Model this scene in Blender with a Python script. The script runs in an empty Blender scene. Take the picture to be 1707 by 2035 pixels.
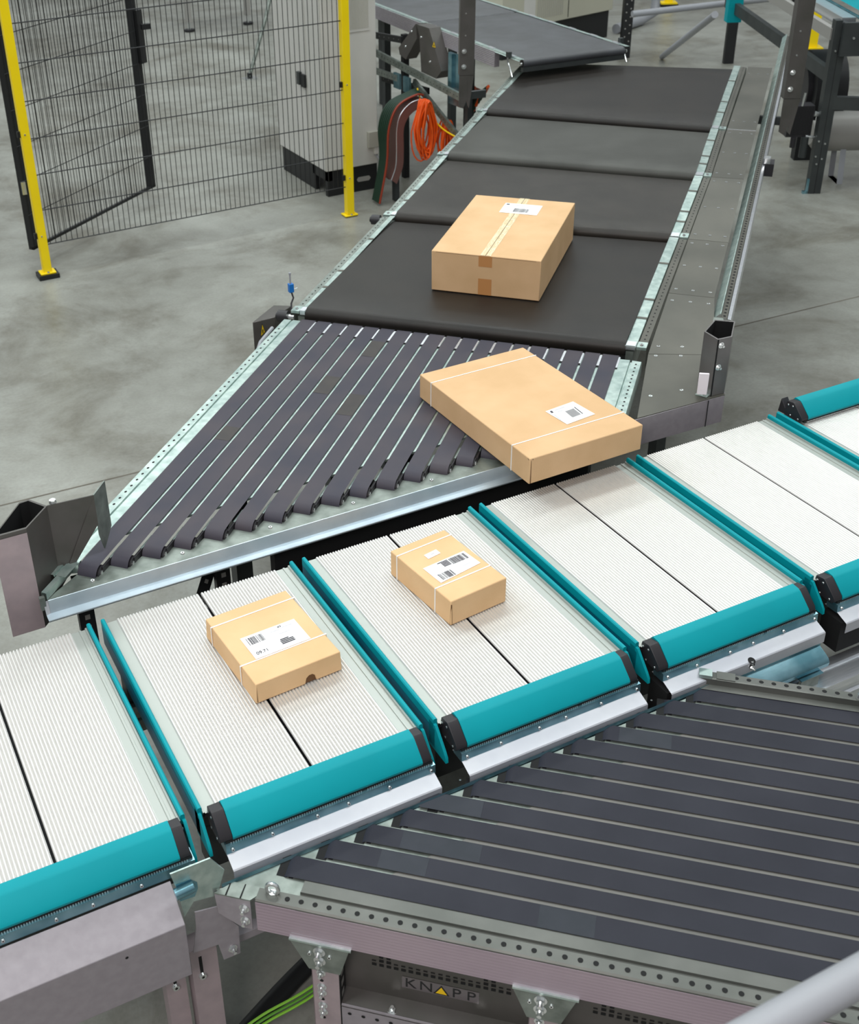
import bpy, bmesh, math, random
from mathutils import Vector, Matrix
random.seed(7)
SC = bpy.context.scene
COL = SC.collection
PI = math.pi

# ------------------------------------------------------------------ helpers
def srgb(r, g, b):
    f = lambda c: (c / 255 / 12.92) if c <= 10 else (((c / 255) + .055) / 1.055) ** 2.4
    return (f(r), f(g), f(b), 1)

MATS = {}
def mat(name, rgb, rough=.5, metal=0., rgb2=None, scale=8., detail=4., mixlo=.35, mixhi=.65,
        bump=0., bscale=200., spec=.5, coat=0., stretch=None, rvar=0., coords='Object', emit=0.):
    m = bpy.data.materials.new(name); m.use_nodes = True
    nt = m.node_tree; N = nt.nodes; L = nt.links
    b = N['Principled BSDF']
    b.inputs['Roughness'].default_value = rough; b.inputs['Metallic'].default_value = metal
    b.inputs['Specular IOR Level'].default_value = spec
    b.inputs['Coat Weight'].default_value = coat
    b.inputs['Base Color'].default_value = srgb(*rgb)
    tc = N.new('ShaderNodeTexCoord'); mp = N.new('ShaderNodeMapping'); L.new(tc.outputs[coords], mp.inputs[0])
    if stretch: mp.inputs['Scale'].default_value = stretch
    if rgb2 is not None:
        n = N.new('ShaderNodeTexNoise'); n.inputs['Scale'].default_value = scale; n.inputs['Detail'].default_value = detail
        L.new(mp.outputs[0], n.inputs['Vector'])
        r = N.new('ShaderNodeValToRGB'); r.color_ramp.elements[0].position = mixlo; r.color_ramp.elements[1].position = mixhi
        r.color_ramp.elements[0].color = srgb(*rgb); r.color_ramp.elements[1].color = srgb(*rgb2)
        L.new(n.outputs['Fac'], r.inputs[0]); L.new(r.outputs[0], b.inputs['Base Color'])
        if rvar:
            mr = N.new('ShaderNodeMapRange'); mr.inputs['To Min'].default_value = rough - rvar; mr.inputs['To Max'].default_value = rough + rvar
            L.new(n.outputs['Fac'], mr.inputs[0]); L.new(mr.outputs[0], b.inputs['Roughness'])
    if bump:
        n2 = N.new('ShaderNodeTexNoise'); n2.inputs['Scale'].default_value = bscale; n2.inputs['Detail'].default_value = 3
        L.new(mp.outputs[0], n2.inputs['Vector'])
        bp = N.new('ShaderNodeBump'); bp.inputs['Strength'].default_value = bump; bp.inputs['Distance'].default_value = .002
        L.new(n2.outputs['Fac'], bp.inputs['Height']); L.new(bp.outputs[0], b.inputs['Normal'])
    if emit:
        b.inputs['Emission Color'].default_value = srgb(*rgb); b.inputs['Emission Strength'].default_value = emit
    MATS[name] = m
    return m

teal   = mat('teal paint', (0, 146, 157), .5, 0, (0, 151, 162), 5, spec=.22)
teald  = mat('dark teal paint', (0, 100, 122), .45)
alu    = mat('ribbed aluminium', (223, 221, 218), .36, .5)
aluf   = mat('flat tray edge dim reflection', (176, 181, 176), .4, .5)  # tray aluminium darkened: the flat bands' dimmer reflection is painted into the colour
alub   = mat('bright aluminium', (236, 238, 242), .28, .9, (220, 224, 230), 14, stretch=(1, 14, 14))
galv   = mat('galvanised steel', (196, 212, 206), .34, .72, (160, 180, 176), 26, 6, rvar=.08)
galvd  = mat('dull galvanised steel', (150, 158, 152), .42, .65, (120, 128, 122), 20, 6)
galvb  = mat('bluish galvanised steel', (150, 190, 202), .26, .85, (100, 146, 160), 9, 5)
stain  = mat('brushed stainless plate', (104, 102, 94), .38, .5, (88, 87, 80), 3, 5, stretch=(1, 1, 1))
lipm   = mat('pale zinc sheet', (204, 216, 224), .35, .6, (190, 203, 212), 10, 5)
steel  = mat('zinc screws', (225, 228, 228), .25, .9)
blackp = mat('black plastic', (40, 38, 42), .45)
dark   = mat('dark opening', (10, 11, 13), .8)
darkm  = mat('dark painted steel', (58, 62, 62), .5, .1, (48, 52, 53), 6)
graym  = mat('brown grey painted sheet', (92, 88, 86), .42, .25, (80, 78, 74), 7)
postm  = mat('satin steel post', (126, 122, 122), .38, .55, (110, 107, 106), 5)
capm   = mat('satin aluminium cap', (196, 197, 203), .45, .45, (184, 186, 194), 8)
lilac  = mat('anodised profile', (196, 178, 190), .42, .55, (182, 164, 178), 3)
lilacg = mat('grey lilac coated sheet', (158, 152, 158), .5, .15, (150, 144, 150), 40, bump=.15, bscale=900)
pinkg  = mat('pale lilac coated post', (176, 160, 164), .5, .2, (166, 152, 156), 20)
brush  = mat('brush strip black', (18, 18, 20), .7)
belt   = mat('grey conveyor belt', (52, 48, 44), .38, 0, (44, 41, 38), 5, 8, bump=.25, bscale=420, rvar=.06, spec=.32)
beltd  = mat('dark conveyor belt', (39, 35, 32), .40, 0, (32, 29, 27), 5, 8, bump=.25, bscale=420, spec=.32)
beltl  = mat('worn conveyor belt', (74, 74, 70), .42, 0, (62, 62, 58), 4, 8, bump=.25, bscale=420, spec=.32)
strip  = mat('strip belt fabric', (74, 69, 76), .5, 0, (62, 61, 72), 5, 5, spec=.25, bump=.2, bscale=700)
strip2 = mat('strip belt fabric dark', (46, 47, 56), .5, 0, (40, 41, 50), 5, 5, spec=.2, bump=.2, bscale=700)
splice = mat('belt splice', (58, 54, 54), .45, 0, (64, 59, 57), 14, spec=.3)
splice2 = mat('belt splice blue', (52, 55, 63), .5, 0, (46, 50, 57), 14, spec=.22)
zincr  = mat('grey zinc rail', (108, 109, 105), .42, .5, (92, 94, 90), 6, 5)
bedm   = mat('grey bed sheet', (112, 110, 106), .45, .3, (100, 99, 96), 4)
card   = mat('kraft cardboard', (222, 184, 142), .75, 0, (212, 174, 131), 6, 6, bump=.2, bscale=300, spec=.2)
cardl  = mat('light kraft cardboard', (232, 193, 148), .72, 0, (224, 184, 138), 6, 6, bump=.2, bscale=300, spec=.2)
cardd  = mat('cardboard seam', (110, 76, 46), .85)
tape   = mat('clear packing tape', (214, 190, 142), .22, 0, (232, 218, 182), 30, 6, stretch=(1, 8, 1))
taped  = mat('brown packing tape', (196, 138, 84), .35)
strap  = mat('white strapping', (245, 242, 238), .5)
paper  = mat('white label paper', (250, 250, 250), .6)
ink    = mat('black print', (60, 56, 66), .7)
inkl   = mat('pale grey print', (200, 200, 206), .7)
yellow = mat('yellow safety paint', (255, 224, 0), .42, 0, (250, 216, 0), 4)
black  = mat('black powder coat', (24, 25, 27), .5)
wire   = mat('black wire', (28, 29, 32), .5)
white  = mat('cabinet paint', (206, 204, 200), .5, 0, (198, 197, 192), 3)
cream  = mat('cream cabinet paint', (186, 184, 168), .5)
vent   = mat('vent slots', (168, 166, 156), .6)
orange = mat('orange cable', (240, 92, 14), .45)
green  = mat('green cable', (16, 52, 36), .5)
lime   = mat('green yellow cable', (140, 206, 60), .5)
redc   = mat('red cable', (150, 54, 30), .5)
brownp = mat('brown cable tray', (128, 92, 86), .45, .35)
blue   = mat('blue sensor plastic', (20, 110, 190), .4)
signy  = mat('warning yellow', (250, 206, 20), .45)
railp  = mat('grey painted tube', (152, 154, 160), .5)
tankm  = mat('grey tank', (150, 148, 144), .4)
refl   = mat('white reflector', (244, 236, 242), .4)

# concrete floor --------------------------------------------------------
def floor_mat():
    m = bpy.data.materials.new('concrete'); m.use_nodes = True
    nt = m.node_tree; N = nt.nodes; L = nt.links; b = N['Principled BSDF']
    tc = N.new('ShaderNodeTexCoord')
    def noise(s, d, rough=.55, st=None, dist=0):
        mp = N.new('ShaderNodeMapping'); L.new(tc.outputs['Object'], mp.inputs[0])
        if st: mp.inputs['Scale'].default_value = st
        n = N.new('ShaderNodeTexNoise'); n.inputs['Scale'].default_value = s; n.inputs['Detail'].default_value = d
        n.inputs['Roughness'].default_value = rough; n.inputs['Distortion'].default_value = dist
        L.new(mp.outputs[0], n.inputs['Vector']); return n.outputs['Fac']
    def ramp(fac, a, ca, bb, cb):
        r = N.new('ShaderNodeValToRGB'); r.color_ramp.elements[0].position = a; r.color_ramp.elements[1].position = bb
        r.color_ramp.elements[0].color = ca; r.color_ramp.elements[1].color = cb; L.new(fac, r.inputs[0]); return r.outputs[0]
    def mix(f, a, bb, t='MIX'):
        x = N.new('ShaderNodeMix'); x.data_type = 'RGBA'; x.blend_type = t
        if isinstance(f, float): x.inputs[0].default_value = f
        else: L.new(f, x.inputs[0])
        L.new(a, x.inputs[6]); L.new(bb, x.inputs[7]); return x.outputs[2]
    big = ramp(noise(.55, 5, .55, dist=.2), .36, srgb(110, 109, 101), .66, srgb(162, 163, 156))
    mid = ramp(noise(2.4, 10, .68, dist=.3), .3, srgb(112, 110, 102), .72, srgb(164, 166, 160))
    c = mix(.5, big, mid)
    w = ramp(noise(1.1, 9, .72, dist=.5), .36, srgb(176, 166, 150), .52, (1, 1, 1, 1))
    c = mix(.6, c, w, 'MULTIPLY')
    sp = ramp(noise(55, 3), .25, (.75, .75, .75, 1), .6, (1, 1, 1, 1))
    c = mix(.5, c, sp, 'MULTIPLY')
    L.new(c, b.inputs['Base Color'])
    rr = N.new('ShaderNodeMapRange'); L.new(noise(3, 6, dist=.8), rr.inputs[0]); rr.inputs['To Min'].default_value = .22; rr.inputs['To Max'].default_value = .55
    L.new(rr.outputs[0], b.inputs['Roughness'])
    b.inputs['Specular IOR Level'].default_value = .5
    MATS['concrete'] = m
    return m
concrete = floor_mat()

V3 = Vector
class MB:
    """collects polygons of several materials and links them as one mesh"""
    def __init__(s): s.v = []; s.f = []; s.mi = []; s.ms = []
    def _m(s, m):
        if m not in s.ms: s.ms.append(m)
        return s.ms.index(m)
    def poly(s, pts, m):
        b = len(s.v); s.v += [tuple(p) for p in pts]; s.f.append(tuple(range(b, b + len(pts)))); s.mi.append(s._m(m)); return s
    def mesh(s, pts, faces, m):
        b = len(s.v); s.v += [tuple(p) for p in pts]; k = s._m(m)
        for f in faces: s.f.append(tuple(b + i for i in f)); s.mi.append(k)
        return s
    def obox(s, o, a, b, c, m):
        o, a, b, c = V3(o), V3(a), V3(b), V3(c)
        p = [o, o + a, o + a + b, o + b, o + c, o + a + c, o + a + b + c, o + b + c]
        fs = [(0, 3, 2, 1), (4, 5, 6, 7), (0, 1, 5, 4), (1, 2, 6, 5), (2, 3, 7, 6), (3, 0, 4, 7)]
        if a.cross(b).dot(c) < 0: fs = [f[::-1] for f in fs]
        return s.mesh(p, fs, m)
    def box(s, x0, x1, y0, y1, z0, z1, m):
        return s.obox((x0, y0, z0), (x1 - x0, 0, 0), (0, y1 - y0, 0), (0, 0, z1 - z0), m)
    def prism(s, pts, vec, m, caps=True, mcap=None):
        pts = [V3(p) for p in pts]; vec = V3(vec); n = len(pts)
        nrm = V3((0, 0, 0))
        for i in range(n): nrm += pts[i].cross(pts[(i + 1) % n])
        if nrm.dot(vec) > 0: pts = pts[::-1]
        q = pts + [p + vec for p in pts]
        fs = [(i, n + i, n + (i + 1) % n, (i + 1) % n) for i in range(n)]
        fs = [f[::-1] for f in fs]
        s.mesh(q, [f[::-1] for f in fs], m)
        if caps:
            s.poly(pts, mcap or m); s.poly([p + vec for p in pts][::-1], mcap or m)
        return s
    def sheet(s, path, vec, m):
        """open profile swept along vec"""
        vec = V3(vec); path = [V3(p) for p in path]; n = len(path)
        s.mesh(path + [p + vec for p in path], [(i, i + 1, n + i + 1, n + i) for i in range(n - 1)], m)
        return s
    def cyl(s, p0, p1, r, m, n=14, r2=None, caps=True, mcap=None):
        p0, p1 = V3(p0), V3(p1); d = (p1 - p0)
        z = d.normalized(); x = z.orthogonal().normalized(); y = z.cross(x); r2 = r if r2 is None else r2
        A = [p0 + (x * math.cos(2 * PI * i / n) + y * math.sin(2 * PI * i / n)) * r for i in range(n)]
        B = [p1 + (x * math.cos(2 * PI * i / n) + y * math.sin(2 * PI * i / n)) * r2 for i in range(n)]
        s.mesh(A + B, [(i, (i + 1) % n, n + (i + 1) % n, n + i) for i in range(n)], m)
        if caps: s.poly(A[::-1], mcap or m); s.poly(B, mcap or m)
        return s
    def tube(s, path, r, m, n=8, closed=False):
        P = [V3(p) for p in path]; k = len(P); rings = []
        up = None
        for i in range(k):
            a = P[(i - 1) % k] if (closed or i > 0) else P[i]; b = P[(i + 1) % k] if (closed or i < k - 1) else P[i]
            t = (b - a).normalized()
            if up is None: x = t.orthogonal().normalized()
            else:
                x = up - t * up.dot(t)
                x = x.normalized() if x.length > 1e-6 else t.orthogonal().normalized()
            up = x; y = t.cross(x)
            rings += [P[i] + (x * math.cos(2 * PI * j / n) + y * math.sin(2 * PI * j / n)) * r for j in range(n)]
        fs = []
        for i in range(k if closed else k - 1):
            i2 = (i + 1) % k
            fs += [(i * n + j, i * n + (j + 1) % n, i2 * n + (j + 1) % n, i2 * n + j) for j in range(n)]
        s.mesh(rings, fs, m)
        if not closed: s.poly(rings[:n][::-1], m); s.poly(rings[-n:], m)
        return s
    def disc(s, c, r, m, nrm=(0, 0, 1), n=8, ax=None, ry=None):
        z = V3(nrm).normalized(); x = V3(ax).normalized() if ax is not None else z.orthogonal().normalized(); y = z.cross(x); c = V3(c); ry = ry or r
        return s.poly([c + x * math.cos(2 * PI * i / n) * r + y * math.sin(2 * PI * i / n) * ry for i in range(n)], m)
    def screw(s, c, nrm, r, m=None, h=.35):
        nrm = V3(nrm).normalized(); c = V3(c); m = m or steel
        s.cyl(c, c + nrm * r * h * 2, r, m, 10, r2=r * .8); s.disc(c + nrm * (r * h * 2 + .0002), r * .38, dark, nrm, 6)
        return s
    def bolt(s, c, nrm, r, m=None):
        nrm = V3(nrm).normalized(); c = V3(c); m = m or steel
        s.cyl(c, c + nrm * r * .3, r * 1.5, m, 14); s.cyl(c + nrm * r * .3, c + nrm * r * 1.1, r, m, 6); s.cyl(c + nrm * r * 1.1, c + nrm * r * 2.2, r * .55, m, 10)
        return s
    def build(s, name, parent=None, bevel=0., angle=35, seg=2, fix=False):
        me = bpy.data.meshes.new(name); me.from_pydata(s.v, [], s.f)
        for m in s.ms: me.materials.append(m)
        me.polygons.foreach_set('material_index', s.mi)
        if fix or bevel:
            bm = bmesh.new(); bm.from_mesh(me); bmesh.ops.remove_doubles(bm, verts=bm.verts, dist=1e-5); bmesh.ops.recalc_face_normals(bm, faces=bm.faces); bm.to_mesh(me); bm.free()
        me.polygons.foreach_set('use_smooth', [True] * len(me.polygons))
        me.set_sharp_from_angle(angle=math.radians(angle)); me.update()
        o = bpy.data.objects.new(name, me); COL.objects.link(o)
        if parent is not None: o.parent = parent
        if bevel:
            b = o.modifiers.new('bevel', 'BEVEL'); b.width = bevel; b.segments = seg; b.limit_method = 'ANGLE'; b.angle_limit = math.radians(40)
            b.harden_normals = False
        return o

def curve_pts(pts, n=6):
    """points of a smooth curve through pts"""
    P = [V3(q) for q in pts]; out = []
    for i in range(len(P) - 1):
        a, b, c, d = P[max(i - 1, 0)], P[i], P[i + 1], P[min(i + 2, len(P) - 1)]
        for k in range(n):
            t = k / n; out.append(.5 * (2 * b + (c - a) * t + (2 * a - 5 * b + 4 * c - d) * t * t + (3 * b - a - 3 * c + d) * t ** 3))
    out.append(P[-1]); return out

def thing(name, label, cat, loc=(0, 0, 0), rz=0., group=None):
    o = bpy.data.objects.new(name, None); COL.objects.link(o); o.location = loc; o.rotation_euler.z = rz; o.empty_display_size = .1
    return tag(o, label, cat, group)
def tag(o, label, cat, group=None, kind=None):
    if label: o['label'] = label
    if cat: o['category'] = cat
    if group: o['group'] = group
    if kind: o['kind'] = kind
    return o
def copy_tree(o, parent=None):
    c = o.copy(); COL.objects.link(c)
    if parent is not None: c.parent = parent
    for ch in list(o.children): copy_tree(ch, c)
    return c
def text_part(name, body, size, m, parent, mw, align='LEFT'):
    cu = bpy.data.curves.new(name, 'FONT'); cu.body = body; cu.size = size; cu.extrude = .0002; cu.align_x = align
    cu.materials.append(m)
    tmp = bpy.data.objects.new(name, cu); COL.objects.link(tmp)
    dg = bpy.context.evaluated_depsgraph_get(); me = bpy.data.meshes.new_from_object(tmp.evaluated_get(dg))
    bpy.data.objects.remove(tmp)
    o = bpy.data.objects.new(name, me); COL.objects.link(o); o.parent = parent; o.matrix_local = mw
    return o
def frame_mat(o, x, y):
    x = V3(x).normalized(); y = V3(y).normalized(); z = x.cross(y).normalized(); y = z.cross(x)
    return Matrix(((x.x, y.x, z.x, o[0]), (x.y, y.y, z.y, o[1]), (x.z, y.z, z.z, o[2]), (0, 0, 0, 1)))

# ------------------------------------------------------------------ camera
cam = bpy.data.cameras.new('camera'); co = bpy.data.objects.new('camera', cam); COL.objects.link(co); SC.camera = co
PITCH, ROLL, YAW = 0.5204009, 0.0386974, 0.4343840
F = V3((math.sin(YAW) * math.cos(PITCH), math.cos(YAW) * math.cos(PITCH), -math.sin(PITCH)))
Rt = V3((math.cos(YAW), -math.sin(YAW), 0)); Dn = F.cross(Rt)
R2 = Rt * math.cos(ROLL) + Dn * math.sin(ROLL); D2 = Dn * math.cos(ROLL) - Rt * math.sin(ROLL)
CP = V3((-.51883, -2.82159, 3.09510))
co.matrix_world = Matrix(((R2.x, -D2.x, -F.x, CP.x), (R2.y, -D2.y, -F.y, CP.y), (R2.z, -D2.z, -F.z, CP.z), (0, 0, 0, 1)))
cam.sensor_fit = 'VERTICAL'; cam.sensor_height = 36; cam.sensor_width = 36
cam.lens = 2357.675 / 2035 * 36
cam.shift_x = (853.5 - 671.7068) / 2035; cam.shift_y = (881.968 - 1017.5) / 2035
cam.dof.use_dof = True; cam.dof.focus_distance = 3.7; cam.dof.aperture_fstop = 7.0
cam.clip_start = .05; cam.clip_end = 200

# ------------------------------------------------------------------ setting
jt = MB().poly([(-14, 2.842, .001), (34, 1.114, .001), (34, 1.124, .001), (-14, 2.852, .001)], mat('floor joint filler', (84, 77, 68), .8, 0, (112, 106, 96), 3)).build('floor_joint'); jt['kind'] = 'structure'
fl = MB().poly([(-14, -8, 0), (34, -8, 0), (34, 40, 0), (-14, 40, 0)], concrete).build('floor'); fl['kind'] = 'structure'

HD = .94          # rail top height of the sorter
# ------------------------------------------------------------------ sorter carriers
P = .65; GAP = .031; CW = P - GAP
TZ = .926         # top of tray ribs
def rib_profile(x0, x1, pitch, h):
    n = max(1, round((x1 - x0) / pitch)); p = (x1 - x0) / n; pts = []
    for i in range(n):
        a = x0 + i * p
        pts += [(a, 0), (a + p * .10, h * .62), (a + p * .28, h * .95), (a + p * .46, h), (a + p * .64, h * .95), (a + p * .82, h * .62), (a + p * .92, 0)]
    pts.append((x1, 0)); return pts
def make_carrier(label, back_cover=False):
    t = thing('tray_carrier', label, 'tray carrier')
    Y0, Y1 = 0., -.826
    zb = TZ - .0056
    for (a, b, flat) in ((.013, .304, 'l'), (.311, .606, 'r')):
        s = MB(); fw = .034
        if flat == 'l':
            prof = [(a, zb - .002), (a, zb + .004), (a + .004, zb + .004), (a + .005, zb), (a + fw, zb)] + rib_profile(a + fw, b, .0094, .0056)
        else:
            prof = rib_profile(a, b - fw - .012, .0094, .0056) + [(b - fw - .010, zb), (b - .024, zb), (b - .023, zb + .003), (b - .017, zb + .003), (b - .016, zb), (b - .006, zb), (b - .005, zb + .006), (b, zb + .006)]
            prof = [(x, z if i > 400 or z < 1 else z) for i, (x, z) in enumerate(prof)]
        prof = [(x, z + zb if z < .5 else z) for x, z in prof]
        path = [(x, Y0, z) for x, z in prof]
        if flat == 'l': s.sheet(path[:5], (0, Y1 - Y0, 0), aluf); s.sheet(path[4:], (0, Y1 - Y0, 0), alu)
        else: s.sheet(path[:-8], (0, Y1 - Y0, 0), alu); s.sheet(path[-9:], (0, Y1 - Y0, 0), aluf)
        path2 = path + [(prof[-1][0], Y0, zb - .012), (prof[0][0], Y0, zb - .012)]
        s.poly(path2, alu)
        s.sheet([(prof[-1][0], Y0, prof[-1][1]), (prof[-1][0], Y0, zb - .012), (prof[0][0], Y0, zb - .012), (prof[0][0], Y0, prof[0][1])], (0, Y1, 0), blackp)
        s.build('tray_half', t, angle=48)
    for x0 in (0., CW - .012):
        s = MB()
        s.prism([(x0, 0, HD - .03), (x0 + .012, 0, HD - .03), (x0 + .012, 0, HD - .003), (x0 + .009, 0, HD), (x0 + .003, 0, HD), (x0, 0, HD - .003)], (0, -.822, 0), teal)
        s.prism([(x0 + (.0 if x0 < .1 else .004), .0, HD - .09), (x0 + (.008 if x0 < .1 else .012), .0, HD - .09), (x0 + (.008 if x0 < .1 else .012), .0, HD - .028), (x0 + (.0 if x0 < .1 else .004), .0, HD - .028)], (0, -.83, 0), teald)
        xq = x0 if x0 < .1 else x0 + .004
        s.prism([(xq, -.80, .925), (xq, -.83, .925), (xq, -.876, .872), (xq, -.886, .858), (xq, -.888, .842), (xq, -.80, .842)], (.008, 0, 0), teal)
        s.build('side_rail', t)
    # cover, mirrored to the far side on the carrier beyond the induction
    my = (lambda y: y + .80) if back_cover else (lambda y: y)
    dz = .055 if back_cover else 0.
    prof = [(-.818, .935), (-.824, .942), (-.848, .940), (-.857, .935), (-.897, .898), (-.901, .891), (-.899, .883), (-.890, .881), (-.80, .905)]
    MB().prism([(.058, my(y), z + dz) for y, z in prof], (.517, 0, 0), teal).build('front_cover', t, angle=25)
    for xa, xb, out in ((.026, .058, -1), (.575, .602, 1)):
        s = MB()
        pr = [(-.812, .90), (-.818, .934), (-.848, .939), (-.856, .934), (-.896, .897), (-.899, .886), (-.890, .876), (-.83, .876)]
        s.prism([(xa, my(y), z + dz) for y, z in pr] + ([(xa, .02, .93), (xa, .012, .985)] if back_cover else []), (xb - xa, 0, 0), blackp)
        xs = xa if out < 0 else xb
        for y, z in ((-.826, .922), (-.848, .924), (-.880, .885), (-.842, .885)):
            s.screw((xs, my(y), z + dz), (out, 0, 0), .0042)
        s.build('end_cap', t, bevel=.0015)
    # brush strip and screw channel
    s = MB()
    s.box(.040, .605, min(my(-.899), my(-.86)), max(my(-.899), my(-.86)), .874 + dz, .8835 + dz, brush)
    for i in range(88):
        x = .05 + i * .0062
        if i in (57, 58): continue
        yy = my(-.9015); s.box(x, x + .0028, min(yy, yy - .001), max(yy, yy + .001), .8755 + dz, .8795 + dz, steel)
    s.build('brush_strip', t)
    if not back_cover:
        s = MB()
        s.prism([(.036, my(-.866), .878), (.036, my(-.906), .875), (.036, my(-.908), .848), (.036, my(-.866), .848)], (.572, 0, 0), galvb)
        for x in (.052, .155, .275, .36, .475, .595):
            s.screw((x, my(-.9075), .861), (0, -1 if not back_cover else 1, .05), .0052)
        s.build('screw_channel', t)
        # chassis
        s = MB(); x0, L = .036, .568
        s.sheet([(x0, my(y), z) for y, z in ((-.86, .851), (-.909, .851), (-.945, .8365), (-.948, .834), (-.9485, .830), (-.9485, .800))], (L, 0, 0), capm)
        s.build('chassis_cap', t, angle=12)
        s = MB()
        s.sheet([(x0 + .20, my(y), z) for y, z in ((-.945, .825), (-.946, .820), (-.9465, .788), (-.972, .776), (-.984, .768), (-.990, .757), (-.988, .742), (-.95, .735))], (L - .21, 0, 0), galvb)
        s.disc((.325, my(-.9445), .8375), .0115, dark, (0, -.34, .94), 14); s.disc((.325, my(-.9488), .822), .011, dark, (0, -1, 0), 12); s.cyl((.325, my(-.944), .835), (.325, my(-.9495), .828), .006, steel, 12)
        s.bolt((.325, my(-.9485), .815), (0, -1, 0), .006)
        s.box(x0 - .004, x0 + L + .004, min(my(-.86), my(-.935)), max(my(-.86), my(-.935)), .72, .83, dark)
        s.build('chassis_beam', t)
        xf = .48; s = MB()
        s.prism([(xf, my(-.93), .735), (xf + .085, my(-.93), .735), (xf + .085, my(-1.0), .735), (xf, my(-1.0), .735)], (0, 0, .003), galvb)
        s.prism([(xf, my(-.99), .735), (xf + .07, my(-.99), .735), (xf + .07, my(-1.0), .735), (xf, my(-1.0), .735)], (0, 0, -.035), galvd)
        s.bolt((xf + .045, my(-.968), .738), (0, 0, 1), .009)
        s.build('foot_bracket', t)
    # underframe carrying the tray
    s = MB()
    s.box(.02, .60, -.80, -.03, .845, .885, darkm)
    s.box(.02, .60, -.80, -.74, .70, .85, darkm); s.box(.02, .60, -.12, -.06, .70, .85, darkm)
    s.build('underframe', t)
    return t
cA = make_carrier('empty tray carrier whose cover runs up to the grey sheet guard box')
cA.location = (-P, 0, 0)
for i, lab in ((0, 'tray carrier under the low carton printed 09.71'), (1, 'tray carrier under the carton with two barcodes on its label'),
               (2, 'empty tray carrier between the two-barcode carton and the large flat carton\'s overhanging corner'),
               (3, 'empty tray carrier beside the white reflector post, its back edge in the open')):
    c = copy_tree(cA); c['label'] = lab; c.location = (i * P, 0, 0)
    if i < 2:      # tucked in behind the lower conveyor's end plate
        for ch in list(c.children):
            if ch.name.split('.')[0] in ('chassis_beam', 'foot_bracket'): bpy.data.objects.remove(ch)
for ch in list(cA.children):      # the guard box hides this carrier's chassis
    if ch.name.split('.')[0] in ('chassis_cap', 'chassis_beam', 'foot_bracket'): bpy.data.objects.remove(ch)
cF = make_carrier('tray carrier with its teal cover along the far edge', True); cF.location = (4 * P, 0, 0)

# running track under the carriers, on legs
tr = thing('sorter_track', 'grey aluminium running track under the tray carriers beside the lower strip conveyor', 'track')
for yy, xs, xl in ((-.985, .30, 3.5), (-.10, -1.4, 5.2)):
    s = MB(); y = yy - .04
    s.prism([(xs, y - .0, .60), (xs, y + .10, .60), (xs, y + .10, .697), (xs, y + .07, .70), (xs, y + .065, .692), (xs, y + .05, .692), (xs, y + .045, .70), (xs, y, .70), (xs, y - .004, .68), (xs, y + .004, .675), (xs, y + .004, .65), (xs, y - .004, .645)], (xl, 0, 0), alub if yy < -.5 else galvd)
    s.build('track_profile', tr)
for x in (-.95, 1.05, 3.0):
    for y in (-.93, -.10):
        MB().box(x, x + .05, y - .03, y + .03, 0, .6, graym).build('leg', tr)

# ------------------------------------------------------------------ merge strip conveyor
A = math.radians(44.4); MU = V3((math.cos(A), math.sin(A), 0)); MV = V3((math.sin(A), -math.cos(A), 0))
def mp(u, v, z): return MU * u + MV * v + V3((0, 0, z))
def u_at_y(y, v): return (y + v * math.cos(A)) / math.sin(A)
MZ = .99; V0 = -.1675; PT = .0725; UB = 2.085
merge = thing('strip_merge_conveyor', 'angled merge conveyor of narrow dark strip belts ending over the sorter trays', 'conveyor')
for i in range(19):
    va = V0 + i * PT + (.002 if i % 2 == 0 else .004); vb = V0 + (i + 1) * PT - (.006 if i % 2 == 0 else .0085)
    vm = (va + vb) / 2; ue = u_at_y(.205, vm) ; r = .034
    path = [(UB + .004, MZ - .03), (UB + .006, MZ - .012), (UB, MZ - .002), (UB - .01, MZ), (ue + .16, MZ), (ue + .06, MZ - .0015)]
    for k in range(1, 9):
        a = math.radians(90 + k * 17); path.append((ue + r + math.cos(a) * r * 1.05, MZ - .003 - r + math.sin(a) * r))
    s = MB(); s.sheet([mp(u, va, z) for u, z in path], MV * (vb - va), strip)
    for (si, uu, ln, ma) in ((5, 1.80, .15, splice), (4, 1.44, .15, splice), (6, 1.30, .17, splice), (1, 1.0, .1, splice)):
        if si == i:
            s.poly([mp(uu, va, MZ + .0006), mp(uu, vb, MZ + .0006), mp(uu + ln, vb, MZ + .0006), mp(uu + ln, va, MZ + .0006)], ma)
    so = s.build('strip_belt', merge, angle=60)
    # nose roller with its fork between this strip and the next
    s = MB(); zc = MZ - .004 - r
    s.cyl(mp(ue + r, va + .001, zc), mp(ue + r, vb + .004, zc), r * .78, blackp, 16)
    s.cyl(mp(ue + r, vb + .0005, zc), mp(ue + r, vb + .006, zc), r * .42, steel, 12)
    s.obox(mp(ue + r, vb + .0005, zc - .02), MU * .12, MV * .007, (0, 0, .045), blackp)
    s.obox(mp(ue + .085, vb + .0002, zc + .018), MU * .075, MV * .0065, (0, 0, .008), galv)
    s.build('nose_roller', so)
# bed plate under the strips
s = MB()
vL, vR = V0 - .002, V0 + 19 * PT + .002
s.prism([mp(u_at_y(.335, vL), vL, MZ - .012), mp(u_at_y(.335, vR), vR, MZ - .012), mp(UB - .02, vR, MZ - .012), mp(UB - .02, vL, MZ - .012)], (0, 0, .008), galv)
for i in range(19):
    vb = V0 + (i + 1) * PT - .008
    s.obox(mp(UB - .115, vb, MZ - .003), MU * .1, MV * .009, (0, 0, .0022), alub)
    s.obox(mp(UB - .125, vb - .002, MZ - .002), MU * .01, MV * .012, (0, 0, .0016), dark)
s.build('bed_plate', merge)
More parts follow.
